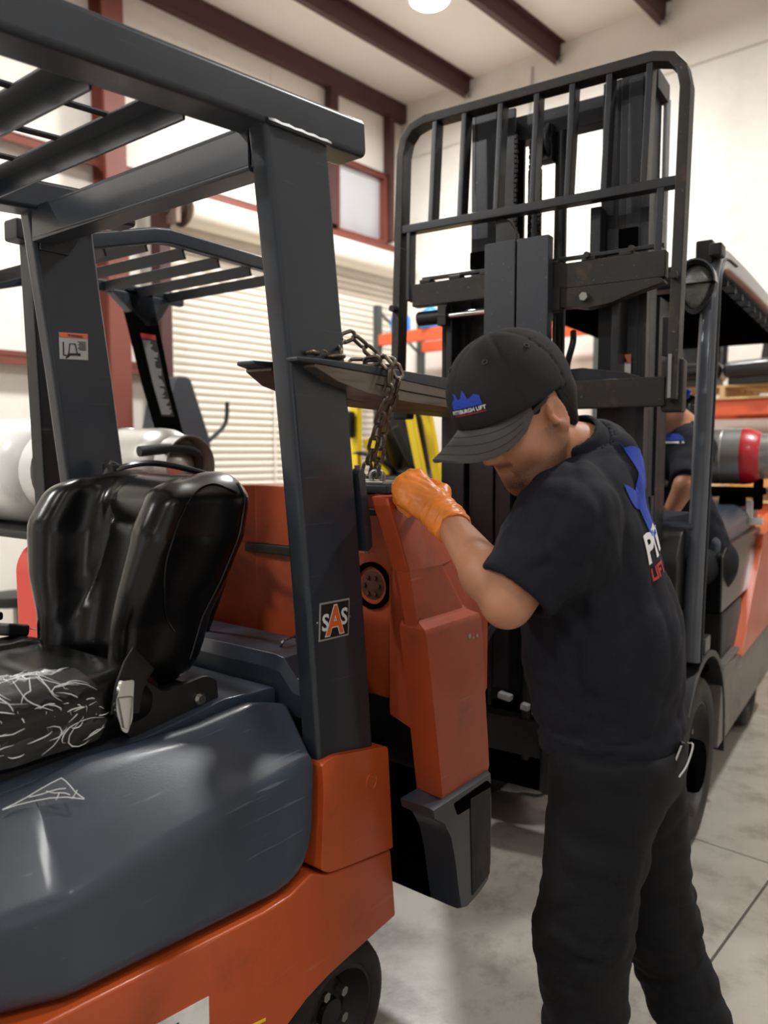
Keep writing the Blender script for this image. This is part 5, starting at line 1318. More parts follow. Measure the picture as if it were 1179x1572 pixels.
# ---- the head, in its own axes: x forward, y left, z up, origin between the ears
def head_sdf(q):
    ay = np.abs(q[:, 1])
    d = sd_ell(q, (-.004, 0, .045), (.098, .077, .090))                        # skull
    d = smin(d, sd_ell(q, (.030, 0, -.040), (.066, .060, .085)), .04)          # face
    d = smin(d, sd_cone(q, (.066, 0, -.098), (.072, 0, -.104), .026, .022), .035)   # chin
    qm = q.copy(); qm[:, 1] = ay
    d = smin(d, sd_cone(qm, (-.002, .058, -.052), (.055, .032, -.100), .020, .018), .03)  # jaw
    d = smin(d, sd_ell(qm, (.060, .040, -.030), (.026, .024, .022)), .025)      # cheekbones
    d = smin(d, sd_cone(qm, (.087, .014, .022), (.080, .045, .020), .011, .009), .018)  # brow
    d = smax(d, -sd_ell(qm, (.101, .032, .002), (.020, .019, .013)), .012)       # eye sockets
    d = smin(d, sd_ell(qm, (.077, .032, .002), (.013, .014, .011)), .006)        # eyelids
    nose = sd_cone(q, (.092, 0, .010), (.109, 0, -.030), .0085, .0105)
    nose = smin(nose, sd_ell(qm, (.101, .011, -.036), (.010, .0075, .0075)), .008)
    d = smin(d, nose, .012)
    d = smin(d, sd_econe(qm, (.092, 0, -.062), (.080, .022, -.065), .008, .005, (0, 0, 1), .75), .008)   # upper lip
    d = smin(d, sd_econe(qm, (.090, 0, -.073), (.079, .020, -.071), .009, .005, (0, 0, 1), .75), .008)   # lower lip
    d = smax(d, -sd_cone(qm, (.101, 0, -.0675), (.086, .024, -.068), .0016, .0012), .003)
    # ears: disc with rim and hollow
    ec = np.array((-.006, .076, -.006)); e = qm - ec
    ea = np.array([[.93, .30, -.22], [-.30, .95, .05], [.22, .02, .975]])       # rows: along-face, out, up
    e = e @ ea.T
    rr = np.sqrt((e[:, 0] / .62) ** 2 + (e[:, 2]) ** 2 + 1e-9) 
    ear = np.maximum(np.abs(e[:, 1]) - .005, (rr - .031) * .62)
    rim = np.sqrt(((rr - .027) * .8) ** 2 + (e[:, 1] - .004) ** 2) - .0048
    rim = np.where((e[:, 0] > .010) & (e[:, 2] < .012), rim + .006, rim)
    lob = sd_ell(e, (.006, 0, -.027), (.009, .006, .010))
    tra = sd_ell(e, (.015, .003, -.004), (.006, .006, .009))
    ear = smin(smin(smin(ear, rim, .005), lob, .008), tra, .006)
    ear = smax(ear, -sd_ell(e, (.003, .008, .0), (.010, .007, .014)), .004)
    d = smin(d, ear, .010)
    return d
def beard_tone(q):
    jaw = np.exp(-(np.maximum(0, np.abs(q[:, 2] + .095) - .022) / .016) ** 2) * (q[:, 0] > .0)
    side = np.exp(-((q[:, 0] - .012) / .022) ** 2) * (q[:, 2] < -.02) * (q[:, 2] > -.11) * .45
    mous = np.exp(-((q[:, 2] + .052) / .008) ** 2) * (q[:, 0] > .078) * (np.abs(q[:, 1]) < .03) * .8
    goat = np.exp(-((q[:, 2] + .095) / .018) ** 2) * (q[:, 0] > .066) * (np.abs(q[:, 1]) < .032)
    lip = np.exp(-((q[:, 2] + .068) / .008) ** 2) * (q[:, 0] > .082) * (np.abs(q[:, 1]) < .022)
    brow = np.exp(-((q[:, 2] - .026) / .005) ** 2) * (q[:, 0] > .06) * (np.abs(q[:, 1]) > .012) * .9
    return np.clip(np.maximum.reduce([jaw * .72, side * 1.2, mous, goat * .95, brow]) * (1 - .7 * lip), 0, 1)

# ------------------------------------------------------------------ mechanic in the black cap
def yawdir(deg): a = math.radians(deg); return np.array([-math.cos(a), -math.sin(a), 0.0])     # 0 faces -X, positive turns towards the camera
HS = 1.06
hpit = math.radians(32); hh = yawdir(27); zz = np.array([0, 0, 1.0])
hf = hh * math.cos(hpit) - zz * math.sin(hpit); hu = hh * math.sin(hpit) + zz * math.cos(hpit)
HR = np.stack([hf, np.cross(hu, hf), hu], 1)
HC = A3(805, 634, 1.46)
def to_head(P): return (P - HC) @ HR / HS
tdir = yawdir(-29); tleft = np.cross(zz, tdir)
LSH = A3(862, 812, 1.40); CH = LSH - tleft * .175 - np.array([.015, 0, 0])                      # left shoulder, chest centre line
RSH = CH - tleft * .185 + tdir * .03
PEL = A3(952, 1120, 1.56)
C7 = CH + np.array([.012, 0.0, .158]) - tdir * .015
ELB = A3(778, 925, 1.36); WRI = A3(690, 802, 1.585)
RELB = RSH + np.array([.12, .03, -.25]); RWRI = RELB + np.array([.02, .10, -.22]); 
LHIP = PEL + tleft * .095 + np.array([0, 0, -.04]); RHIP = PEL - tleft * .095 + np.array([0, 0, -.04])
LKN = A3(893, 1440, 1.47); LAN = np.array([LKN[0] + .035, 1.52, .10])
RKN = A3(1005, 1405, 1.73); RAN = np.array([A3(1078, 1640, 1.74)[0], 1.74, .10])
MID = PEL * .5 + CH * .5 - tdir * .045
HEADB = HC - hu * .09 * HS - hf * .03 * HS

def torso_sdf(P, off=0.0):
    d = sd_econe(P, C7 - zz * .105, CH - zz * .06 - tdir * .015, .088, .108, tleft, 1.32)
    d = smin(d, sd_econe(P, CH - zz * .06 - tdir * .01, MID + tdir * .03, .110, .110, tleft, 1.30, 1.26), .08)
    d = smin(d, sd_econe(P, MID + tdir * .03, PEL + tdir * .015, .110, .118, tleft, 1.26, 1.22), .08)
    d = smin(d, sd_ell(P, MID + tdir * .055 - zz * .04, (.115, .115, .15)), .08)
    d = smin(d, sd_cone(P, C7 - zz * .035, LSH, .055, .070), .06)
    d = smin(d, sd_cone(P, C7 - zz * .035, RSH, .055, .070), .06)
    return d - off
def legs_sdf(P, r=1.0):
    d = sd_econe(P, PEL + zz * .02, PEL - zz * .06, .118, .122, tleft, 1.26)
    for h_, k_, a_ in ((LHIP, LKN, LAN), (RHIP, RKN, RAN)):
        l = sd_cone(P, h_, k_, .098 * r, .066 * r); l = smin(l, sd_cone(P, k_, a_, .064 * r, .045 * r), .03)
        d = smin(d, l, .05)
    return d
def body_sdf(P):
    q = to_head(P); d = head_sdf(q) * HS
    d = smin(d, sd_cone(P, HEADB, C7 - zz * .03, .056, .068), .035)
    t = torso_sdf(P, -.022); d = smin(d, t, .04)
    for s_, e_, w_ in ((LSH, ELB, WRI), (RSH, RELB, RWRI)):
        a = sd_cone(P, s_, e_, .060, .044)
        mid = e_ * .68 + w_ * .32
        a = smin(a, smin(sd_cone(P, e_, mid, .042, .047), sd_cone(P, mid, w_, .047, .030), .02), .02)
        d = smin(d, a, .03)
    d = smin(d, legs_sdf(P, .80) + .02, .04)
    return d
M1 = thing('person', 'man in charcoal cap, navy shirt and orange glove bending over the counterweight', 'person', Matrix.Translation((PEL[0], PEL[1], 0)))
T1 = Matrix.Translation((-PEL[0], -PEL[1], 0))
def tone1(v):
    w = v + np.array([PEL[0], PEL[1], 0]); q = to_head(w); t = beard_tone(q); t[np.linalg.norm(q, axis=1) > .17] = 0; return t
allp = np.array([HC + .16, HC - .16, LSH, RSH, PEL, LKN, RKN, LAN, RAN, WRI, RWRI, RELB, ELB])
body = sdf_obj('body', body_sdf, allp.min(0) - np.array([.10, .16, .12]), allp.max(0) + np.array([.14, .14, .10]), .0046, M['skin'], M1, relax=1, colfn=tone1, M=T1)

# shirt
SLV = LSH + (ELB - LSH) * .86; RSLV = RSH + (RELB - RSH) * .8
HEMZ = A3(940, 1158, 1.55)[2]
adir = (ELB - LSH) / np.linalg.norm(ELB - LSH); rdir = (RELB - RSH) / np.linalg.norm(RELB - RSH)
def shirt_sdf(P):
    d = torso_sdf(P, .012)
    hang = np.clip((CH[2] - .12 - P[:, 2]) / .30, 0, 1)
    d = d - .016 * hang
    # sleeves
    sl = sd_cone(P, LSH - adir * .02, SLV + adir * .05, .086, .071)
    sl = smax(sl, (P - SLV) @ adir, .004)
    sr = sd_cone(P, RSH - rdir * .02, RSLV + rdir * .05, .084, .070); sr = smax(sr, (P - RSLV) @ rdir, .004)
    d = smin(smin(d, sl, .055), sr, .055)
    # cloth folds: dragged towards the raised arm, bunched at the waist
    w = np.clip((P[:, 2] - HEMZ) / .30, 0, 1)
    hm = 1 - np.exp(-(((P - SLV) @ adir) / .045) ** 2) * np.exp(-(np.linalg.norm(P - SLV, axis=1) / .14) ** 4)
    d = d + hm * folds(P, 11, .016, 42, 6, (1, 1, .7)) * (.35 + .65 * w)
    d = d + folds(P, 5, .022, 34, 5, (.45, .45, 2.2)) * np.clip(1 - (P[:, 2] - HEMZ) / .26, 0, 1)
    d = d + hm * folds(P, 8, .018, 58, 5, (1.2, 1.2, .8)) * np.exp(-(np.linalg.norm(P - (LSH * .45 + ELB * .55), axis=1) / .16) ** 2)
    # hem and neck opening
    wav = .012 * np.sin((P @ tleft) * 16 + 1) + .008 * np.sin((P @ tdir) * 21)
    d = smax(d, HEMZ + wav + .10 * ((P - PEL) @ tdir) * 0 - P[:, 2], .006)
    npl = (P - (C7 + tdir * .012 + zz * .012)) @ (hu * .5 + zz * .75 + tdir * .35)
    nk = sd_cone(P, HEADB + hu * .05, C7 - zz * .05, .066, .076)
    d = smax(d, -nk, .006)
    # hollow sleeve mouth
    arm_h = sd_cone(P, LSH, SLV + adir * .06, .054, .060)
    d = np.where((P - SLV) @ adir > -.035, smax(d, -arm_h, .003), d)
    return d
smin_, smax_ = np.array([LSH, RSH, PEL, SLV, RSLV, C7]).min(0), np.array([LSH, RSH, PEL, SLV, RSLV, C7]).max(0)
def collar_sdf(P):
    nk = sd_cone(P, HEADB + hu * .05, C7 - zz * .05, .066, .076)
    return smax(np.abs(nk + .001) - .0045, np.abs(torso_sdf(P, .012) - .0) - .013, .004)
shirt = sdf_obj('t_shirt', shirt_sdf, np.array([smin_[0] - .12, smin_[1] - .16, HEMZ - .04]), np.array([smax_[0] + .25, smax_[1] + .2, C7[2] + .12]), .0066, M['shirt'], M1, relax=1, M=T1)

sdf_obj('collar', collar_sdf, C7 - np.array([.16, .16, .10]), C7 + np.array([.16, .16, .14]), .0045, M['shirt'], shirt, relax=1, M=T1)
# trousers with cargo pocket
thd = (LKN - LHIP) / np.linalg.norm(LKN - LHIP); thl = np.linalg.norm(LKN - LHIP)
camd = np.array([-.25, -.95, 0.1]); pk_out = camd - thd * (camd @ thd); pk_out /= np.linalg.norm(pk_out); pk_side = np.cross(thd, pk_out)
def trouser_sdf(P):
    d = sd_econe(P, PEL + zz * .06, PEL - zz * .05, .128, .132, tleft, 1.24)
    for i, (h_, k_, a_) in enumerate(((LHIP, LKN, LAN), (RHIP, RKN, RAN))):
        a2 = a_ + zz * (-.03)
        l = sd_cone(P, h_, k_, .112, .088); l = smin(l, sd_cone(P, k_, a2, .086, .086), .05)
        d = smin(d, l, .045)
        dk = np.linalg.norm(P - k_, axis=1)
        d = d + folds(P, 21 + i, .022, 42, 6, (.6, .6, 1.6)) * np.exp(-(dk / .17) ** 2)
        lo_ = np.clip((k_[2] - P[:, 2]) / .35, 0, 1)
        d = d + np.where(np.linalg.norm(P[:, :2] - a_[:2], axis=1) < .2, folds(P, 31 + i, .026, 40, 6, (.6, .6, 1.8)) * lo_, 0)
    d = d + folds(P, 17, .012, 40, 6) 
    r = P - LHIP; s_ = r @ thd; o_ = r @ pk_out; t_ = r @ pk_side
    inb = 1 / (1 + np.exp(-np.clip((.098 - np.abs(s_ - thl * .66)) * 500, -50, 50))) / (1 + np.exp(-np.clip((.075 - np.abs(t_ + .005)) * 500, -50, 50))) * (o_ > 0)
    d = d - .012 * inb
    fl_ = 1 / (1 + np.exp(-np.clip((.022 - np.abs(s_ - thl * .66 + .085)) * 500, -50, 50))) / (1 + np.exp(-np.clip((.079 - np.abs(t_ + .005)) * 500, -50, 50))) * (o_ > 0)
    d = d - .005 * fl_
    d = d + .006 * np.exp(-((t_ + .035) / .005) ** 2) * inb
    d = smax(d, P[:, 2] - (HEMZ + .05), .01)
    d = smax(d, .045 - P[:, 2], .006)
    return d
lp = np.array([LHIP, RHIP, LKN, RKN, LAN, RAN])
tr = sdf_obj('trousers', trouser_sdf, np.array([lp[:, 0].min() - .17, lp[:, 1].min() - .17, .02]), np.array([lp[:, 0].max() + .17, lp[:, 1].max() + .17, HEMZ + .08]), .0078, M['trouser'], M1, relax=1, M=T1)
tag(tr, 'black cargo trousers')
# boots
for i, a_ in enumerate((LAN, RAN)):
    fd = tdir * (.95 if i == 0 else .5) + tleft * (.25 if i == 0 else .6)
    fd /= np.linalg.norm(fd); sdv = np.cross(zz, fd)
    def boot(P, a_=a_, fd=fd, sdv=sdv):
        b0 = np.array([a_[0], a_[1], 0])
        q = np.stack([(P - b0) @ fd, (P - b0) @ sdv, P[:, 2]], 1)
        d = sd_cone(q, (-.0, 0, .07), (-.0, 0, .17), .048, .048)
        d = smin(d, sd_econe(q, (-.01, 0, .045), (.16, 0, .040), .042, .046, (0, 1, 0), 1.05), .05)
        d = smax(d, .012 - q[:, 2], .004)
        sole = sd_rbox(q, (.075, 0, .014), (.130, .050, .014), .010)
        sole = smax(sole, np.abs(q[:, 1]) - np.interp(q[:, 0], [-.09, -.05, .05, .13, .20], [.028, .040, .040, .047, .020]), .01)
        return np.minimum(d, sole)
    c0 = np.array([a_[0], a_[1], 0])
    sdf_obj('boot', boot, c0 - np.array([.26, .26, .012]), c0 + np.array([.26, .26, .26]), .009, M['leather'], M1, relax=1, M=T1)

# hair below the cap
def hair_sdf(P):
    q = to_head(P); ay = np.abs(q[:, 1])
    d = sd_ell(q, (-.006, 0, .043), (.103, .0805, .093))
    nape = sd_econe(q, (-.066, 0, .0), (-.062, 0, -.050), .033, .027, (0, 1, 0), 1.6)
    d = smin(d, nape, .03)
    d = smax(d, q[:, 2] - .050, .004)
    line = np.interp(q[:, 0], [-.10, -.045, -.03, -.022, .004, .018, .034, .06, .12], [-.075, -.060, -.015, .034, .034, -.012, -.016, .03, .05])
    d = smax(d, line - q[:, 2], .004)
    d = smax(d, q[:, 0] - .055, .004)
    return d * HS
hair = sdf_obj('hair', hair_sdf, HC - .19, HC + .19, .0045, M['hair'], M1, relax=1, M=T1)

# cap: six-panel crown with seams, eyelets, button, visor
CT = np.array([.004, 0, .044])
ctl = math.radians(-2); cf_ = hf * math.cos(ctl) - hu * math.sin(ctl); cu2 = hf * math.sin(ctl) + hu * math.cos(ctl)
CR = np.stack([cf_, np.cross(cu2, cf_), cu2], 1)
def to_cap(P): return (P - HC) @ CR / HS
def cap_sdf(P):
    q = to_cap(P); c = q - CT
    d = sd_ell(c, (0, 0, 0), (.113, .091, .110))
    d = smin(d, sd_ell(c, (.030, 0, .010), (.086, .084, .092)), .03)
    az = np.arctan2(c[:, 1], c[:, 0])
    seam = np.minimum.reduce([np.abs(np.angle(np.exp(1j * (az - a0)))) for a0 in [k * PI / 3 for k in range(6)]])
    rad = np.hypot(c[:, 0], c[:, 1])
    d = d + .0022 * np.exp(-((seam * np.maximum(rad, .01)) / .0022) ** 2) * (rad > .006)
    d = d + .003 * np.sin(az * 6 + 1) * np.clip(rad / .1, 0, 1) * np.clip((c[:, 2] - .02) / .07, 0, 1) * .5
    rimz = -.014 + .012 * np.clip(-c[:, 0] / .1, 0, 1) * 0 + np.where(c[:, 0] < -.03, -.006, 0)
    d = smax(d, rimz - c[:, 2], .003)
    back = sd_ell(c, (-.125, 0, -.008), (.045, .04, .030)); d = smax(d, -back, .004)      # strap opening
    inner = sd_ell(c, (0, 0, 0), (.106, .084, .103)); d = smax(d, -inner, .002)
    return d * HS
cap = sdf_obj('cap', cap_sdf, HC - .20, HC + .20, .0042, M['cap'], M1, relax=1, M=T1)
tag(cap, 'charcoal six-panel cap with blue and white print')
def hp(x, y, z): return Vector(HC + HR @ (np.array([x, y, z]) * HS)) - Vector((PEL[0], PEL[1], 0))
def cp(x, y, z): return Vector(HC + CR @ (np.array([x, y, z]) * HS)) - Vector((PEL[0], PEL[1], 0))
def visor_pt(s_, t_, dz):     # s_ -1..1 across, t_ 0..1 outward
    a = s_ * 1.22
    r0 = np.array([.108 * math.cos(a), .089 * math.sin(a)])
    ext = .088 * (math.cos(s_ * PI / 2) ** .80) if abs(s_) < 1 else 0
    ox = r0[0] + ext * t_ * 1.0; oy = r0[1] * (1 + .10 * t_ * (1 - abs(s_)))
    z = CT[2] - .0125 - (.014 + .085 * (oy / .09) ** 2 * max(0, math.cos(s_ * PI / 2)) ** .6) * t_ + dz
    return cp(CT[0] + ox, oy, z)
rows = [[visor_pt(-1 + 2 * i / 28, j / 8, .0035) for j in range(9)] for i in range(29)]
rowb = [[visor_pt(-1 + 2 * i / 28, j / 8, -.001) for j in range(9)] for i in range(29)]
vz = MB().grid(rows).grid([list(reversed(r)) for r in rowb])
vz.grid([[rows[i][8] for i in range(29)], [rowb[i][8] for i in range(29)]])
vis = obj('visor', vz, M['visor'], cap, ang=50)
for k in range(3):
    t_ = .35 + .25 * k
    obj('visor_stitch', MB().tube([visor_pt(-.9 + 1.8 * i / 24, t_, .0038) for i in range(25)], .0005, 4), M['cap'], vis)
obj('cap_button', MB().lathe([(.011, -.004), (.0105, .001), (.006, .004), (0, .005)], cp(*(CT + np.array([.004, 0, .1085]))), Vector(cu2), 14), M['cap'], cap, ang=60)
# printing on the cap and shirt: flat shapes cast onto the cloth
def bvh_of(o): return BVHTree.FromPolygons([v.co.copy() for v in o.data.vertices], [tuple(p.vertices) for p in o.data.polygons])
def print_on(name, tgt, verts2, faces, origin, ux, uy, m, parent, off=.0012, sub=0):
    """cast flat artwork onto the cloth of tgt along the artwork's normal"""
    bm = bmesh.new(); vv = [bm.verts.new((p[0], p[1], 0)) for p in verts2]
    for f in faces:
        try: bm.faces.new([vv[i] for i in f])
        except ValueError: pass
    bmesh.ops.triangulate(bm, faces=bm.faces)
    for _ in range(sub):
        bmesh.ops.subdivide_edges(bm, edges=[e for e in bm.edges if e.calc_length() > .006], cuts=1, use_grid_fill=True)
        bmesh.ops.triangulate(bm, faces=bm.faces)
    t = bvh_of(tgt); ux, uy, origin = Vector(ux).normalized(), Vector(uy).normalized(), Vector(origin); n = ux.cross(uy).normalized()
    miss = []
    for v_ in bm.verts:
        p = origin + ux * v_.co.x + uy * v_.co.y + n * .12
        h = t.ray_cast(p, -n, .4)
        if h[0] is not None: v_.co = h[0] + n * off
        else: miss.append(v_)
    bmesh.ops.delete(bm, geom=miss, context='VERTS')
    me = bpy.data.meshes.new(name); bm.to_mesh(me); bm.free(); me.materials.append(m)
    return link(bpy.data.objects.new(name, me), parent)
def wrench_art(s_):
    """open spanner over an angular block, as flat polygons"""
    ang = [math.radians(k) for k in range(175, 456, 14)]
    jaw = [(.30 * math.cos(a), .22 + .30 * math.sin(a)) for a in ang] + [(-.06, .62), (.02, .26), (-.10, .12)]
    hnd = [(-.10, -.02), (.16, .02), (.19, -.40), (-.03, -.44)]
    V2, F2 = [], []
    for poly in (jaw, hnd):
        b = len(V2); V2 += [Vector((x * s_, y * s_)) for x, y in poly]; F2.append(tuple(range(b, b + len(poly))))
    return V2, F2
# cap: blue skyline with spanner, white lettering, red line
cdir = CR @ np.array([math.cos(.22) * .96, math.sin(.22) * .96, .24]); cdir /= np.linalg.norm(cdir)
cux = np.cross(cu2, cdir); cux /= np.linalg.norm(cux); cuy = np.cross(cdir, cux)
co = Vector(HC + CR @ ((CT + np.array([0, 0, .004])) * HS) + cdir * .08) - Vector((PEL[0], PEL[1], 0))
sky = [(-.034, -.004), (-.034, .010), (-.026, .016), (-.030, .026), (-.020, .022), (-.014, .012), (-.008, .014), (-.002, .027), (.004, .020), (.008, .010), (.016, .013), (.022, .017), (.032, .012), (.033, -.004)]
print_on('cap_print', cap, [Vector(p) for p in sky], [tuple(range(len(sky)))], co, cux, cuy, M['ink_blue'], cap, .0016, 2)
v, f, _ = text_mesh('PITTSBURGH LIFT', .0125, .0003)
print_on('cap_lettering', cap, [p * .78 + Vector((.0, -.0095)) for p in v], f, co, cux, cuy, M['ink_white'], cap, .002, 1)
print_on('cap_print', cap, [Vector((-.034, -.017)), Vector((.036, -.017)), Vector((.036, -.0155)), Vector((-.034, -.0155))], [(0, 1, 2, 3)], co, cux, cuy, M['ink_red'], cap, .0016, 3)
for az in (40, 100, -20):
    a = math.radians(az); dd = np.array([math.cos(a) * .70, math.sin(a) * .70, .72])
    h = bvh_of(cap).ray_cast(Vector(HC + CR @ ((CT + dd * .2) * HS)) - Vector((PEL[0], PEL[1], 0)), -Vector(CR @ dd), .4)
    if h[0] is not None: obj('eyelet', MB().torus(h[0] + Vector(CR @ dd) * .0008, Vector(CR @ dd), .0042, .0013, 14, 6), M['ink_black'], cap)
# back of the shirt: blue spanner, white letters, red line
bdir = -tdir * .80 + tleft * .60; bdir /= np.linalg.norm(bdir)
bo = A3(990, 765, 1.47) - np.array([PEL[0], PEL[1], 0]) + bdir * .02
bux = np.cross(zz, bdir); bux /= np.linalg.norm(bux); buy = zz * .97 - bux * .25; buy /= np.linalg.norm(buy); bux2 = np.cross(buy, bdir)
wv, wf = wrench_art(.20)
PRT = lambda nm, vv_, ff_, m_, dx, dy, sub=2: print_on(nm, shirt, [Vector((p[0] + dx, p[1] + dy)) for p in vv_], ff_, bo, bux2, buy, m_, shirt, .0022, sub)
PRT('shirt_print', wv, wf, M['ink_blue'], -.01, .0)
v, f, (tw_, th_) = text_mesh('PITTSBURGH', .075, .003)
PRT('shirt_lettering', [p * Vector((1, 1)) if False else p for p in v], f, M['ink_white'], tw_ / 2 - .052, -.085, 1)
v, f, (tw_, th_) = text_mesh('LIFT', .032, .0012)
PRT('shirt_lettering', v, f, M['ink_red'], tw_ / 2 - .048, -.135, 1)
# glasses
gl_ = obj('glasses_temple', MB().bar(hp(.088, .066, .008), hp(.0, .082, .026), .0035, .007, tuple(hu)), M['black_gloss'], M1)
obj('glasses_temple', MB().bar(hp(.088, -.066, .008), hp(-.005, -.0815, .016), .0035, .007, tuple(hu)), M['black_gloss'], M1)
for s_ in (1, -1):
    ring = [hp(.101 - .30 * (abs(.036 + x) - .016) ** 2 * 8, s_ * (.036 + x), .0 + y) for x, y in rrect(.052, .036, .014, 5)]
    obj('glasses_rim', MB().tube(ring, .0022, 6, closed=True), M['black_gloss'], M1)
obj('glasses_bridge', MB().bar(hp(.103, .011, .006), hp(.103, -.011, .006), .003, .004), M['black_gloss'], M1)
# pen clip and tool at the back pocket
tp = A3(1035, 1170, 1.44)
tl = thing('folding_tool', 'small chrome tool clipped at the back pocket of the man in the cap', 'tool', Matrix.Translation(tp))
obj('tool_body', MB().bar((-.012, 0, -.045), (.016, 0, .04), .012, .010), M['ink_black'], tl, 0.003)
obj('tool_clip', MB().tube(spline([(.022, -.006, .042), (.030, -.012, .038), (.020, -.012, .0), (.006, -.010, -.025)], 6), .0022, 6), M['tool_steel'], tl)
obj('tool_edge', MB().bar((-.018, -.006, -.044), (.010, -.006, .036), .003, .004), M['tool_steel'], tl)

# ---- gloved left hand resting on the counterweight
IDX = A3(641, 727, 1.655); PNK = A3(616, 764, 1.625)
kn = [IDX + (PNK - IDX) * t for t in (0, .36, .70, 1.0)]
hdir = ((IDX + PNK) / 2 - WRI); hdir /= np.linalg.norm(hdir)
hrow = (PNK - IDX) / np.linalg.norm(PNK - IDX); hn = np.cross(hrow, hdir)
if hn[1] > 0: hn = -hn
kn[1] = kn[1] + hn * .006 + hdir * .006; kn[2] = kn[2] + hn * .004 + hdir * .002; kn[3] = kn[3] - hdir * .006
FL = [(.044, .026, .022), (.047, .030, .023), (.044, .028, .022), (.036, .022, .020)]
fing = []
for i in range(4):
    d1 = hdir * .62 - hn * .78 + hrow * .06; d1 /= np.linalg.norm(d1)
    d2 = -hn * .80 - hdir * .60; d2 /= np.linalg.norm(d2); d3 = -hdir * .95 - hn * .1; d3 /= np.linalg.norm(d3)
    p0 = kn[i]; p1 = p0 + d1 * FL[i][0] * .78; p2 = p1 + d2 * FL[i][1]; p3 = p2 + d3 * FL[i][2]
    fing.append((p0, p1, p2, p3))
thb = WRI + hdir * .035 - hrow * .022 - hn * .012
th = [thb, thb + (hdir * .55 - hrow * .75 - hn * .35) * .042, thb + (hdir * .75 - hrow * .55 - hn * .55) * .075, thb + (hdir * .75 - hrow * .25 - hn * .85) * .098]
fdir = (WRI - ELB) / np.linalg.norm(WRI - ELB)
CUF = WRI - fdir * .012
def glove_sdf(P):
    # palm: slab from wrist to the knuckle row
    d = sd_econe(P, WRI + hdir * .01, (kn[1] + kn[2]) / 2 - hdir * .010 - hn * .008, .036, .042, hn, .62, .50)
    for k in range(4):
        d = smin(d, sd_cone(P, WRI + hdir * .03 + hrow * (k - 1.5) * .012, kn[k] - hn * .008, .016, .0135), .009)
    for k, (p0, p1, p2, p3) in enumerate(fing):
        r = (.0114, .0117, .0112, .0100)[k]
        fgr = sd_cone(P, p0 - hn * .004, p1, r * 1.16, r); fgr = smin(fgr, sd_cone(P, p1, p2, r, r * .92), .006); fgr = smin(fgr, sd_cone(P, p2, p3, r * .92, r * .80), .006)
        d = smin(d, fgr, .004)
    t = sd_cone(P, th[0], th[1], .021, .0165); t = smin(t, sd_cone(P, th[1], th[2], .016, .0135), .01); t = smin(t, sd_cone(P, th[2], th[3], .0135, .0105), .008)
    d = smin(d, t, .014)
    d = smin(d, sd_cone(P, WRI + hdir * .012, CUF - fdir * .012, .0335, .0365), .022)
    s_ = (P - WRI) @ fdir; l_ = (P - WRI) @ hrow
    wr = np.sin(s_ * 520 + 5 * np.sin(l_ * 60)) * .0011 + np.sin(s_ * 300 + l_ * 120) * .0009
    d = d + wr * np.exp(-((s_ - .005) / .035) ** 2)
    d = d + folds(P, 41, .0028, 190, 5)
    d = smax(d, -((P - CUF) @ fdir) - .012 + .004 * np.sin(l_ * 130), .003)
    return d
gp_ = np.array([WRI, CUF] + [q for f4 in fing for q in f4] + th)
gv = sdf_obj('glove', glove_sdf, gp_.min(0) - .055, gp_.max(0) + .055, .0026, M['glove'], M1, relax=1, M=T1)
tag(gv, 'orange nitrile glove')
# right hand, gloved too, holding the far side
def rglove(P):
    d = sd_econe(P, RWRI, RWRI + np.array([-.08, 0, -.01]), .036, .042, (0, 0, 1), .6)
    for k in range(4): d = smin(d, sd_cone(P, RWRI + np.array([-.09, -.033 + .022 * k, -.01]), RWRI + np.array([-.15, -.036 + .024 * k, -.04]), .0125, .010), .006)
    d = smin(d, sd_cone(P, RWRI + np.array([-.03, -.035, 0]), RWRI + np.array([-.09, -.065, -.03]), .016, .012), .012)
    return smin(d, sd_cone(P, RWRI, RWRI + np.array([.035, 0, 0]), .034, .037), .02)
sdf_obj('glove', rglove, RWRI - np.array([.19, .10, .09]), RWRI + np.array([.07, .10, .07]), .005, M['glove'], M1, relax=1, M=T1)
# ------------------------------------------------------------------ operator leaning in the cab of the mast forklift
FBn = np.array(FB)
def BL(x, y, z): return FBn[:3, :3] @ np.array([x, y, z]) + FBn[:3, 3]
H2 = A3(1020, 616, 3.30)
p_pit = math.radians(30); h2h = yawdir(28); h2f = h2h * math.cos(p_pit) - zz * math.sin(p_pit); h2u = h2h * math.sin(p_pit) + zz * math.cos(p_pit)
R2 = np.stack([h2f, np.cross(h2u, h2f), h2u], 1)
t2 = yawdir(35); l2 = np.cross(zz, t2)
N2 = A3(1046, 655, 3.36); LS2 = A3(1066, 690, 3.22); RS2 = LS2 - l2 * .38; CH2 = (LS2 + RS2) / 2 - zz * .02
PV2 = A3(1068, 860, 3.42)
EL2 = A3(1052, 745, 3.10); WR2 = A3(1026, 792, 3.16)
ER2 = RS2 + t2 * .12 - zz * .22; WRR2 = ER2 + t2 * .20 + zz * .04
HL2, HRt2 = PV2 + l2 * .10, PV2 - l2 * .10
KL2, KR2 = HL2 + t2 * .40 - zz * .02, HRt2 + t2 * .40 - zz * .02
AL2 = KL2 + t2 * .02 - zz * .38; AR2 = KR2 + t2 * .02 - zz * .38
def to_h2(P): return (P - H2) @ R2
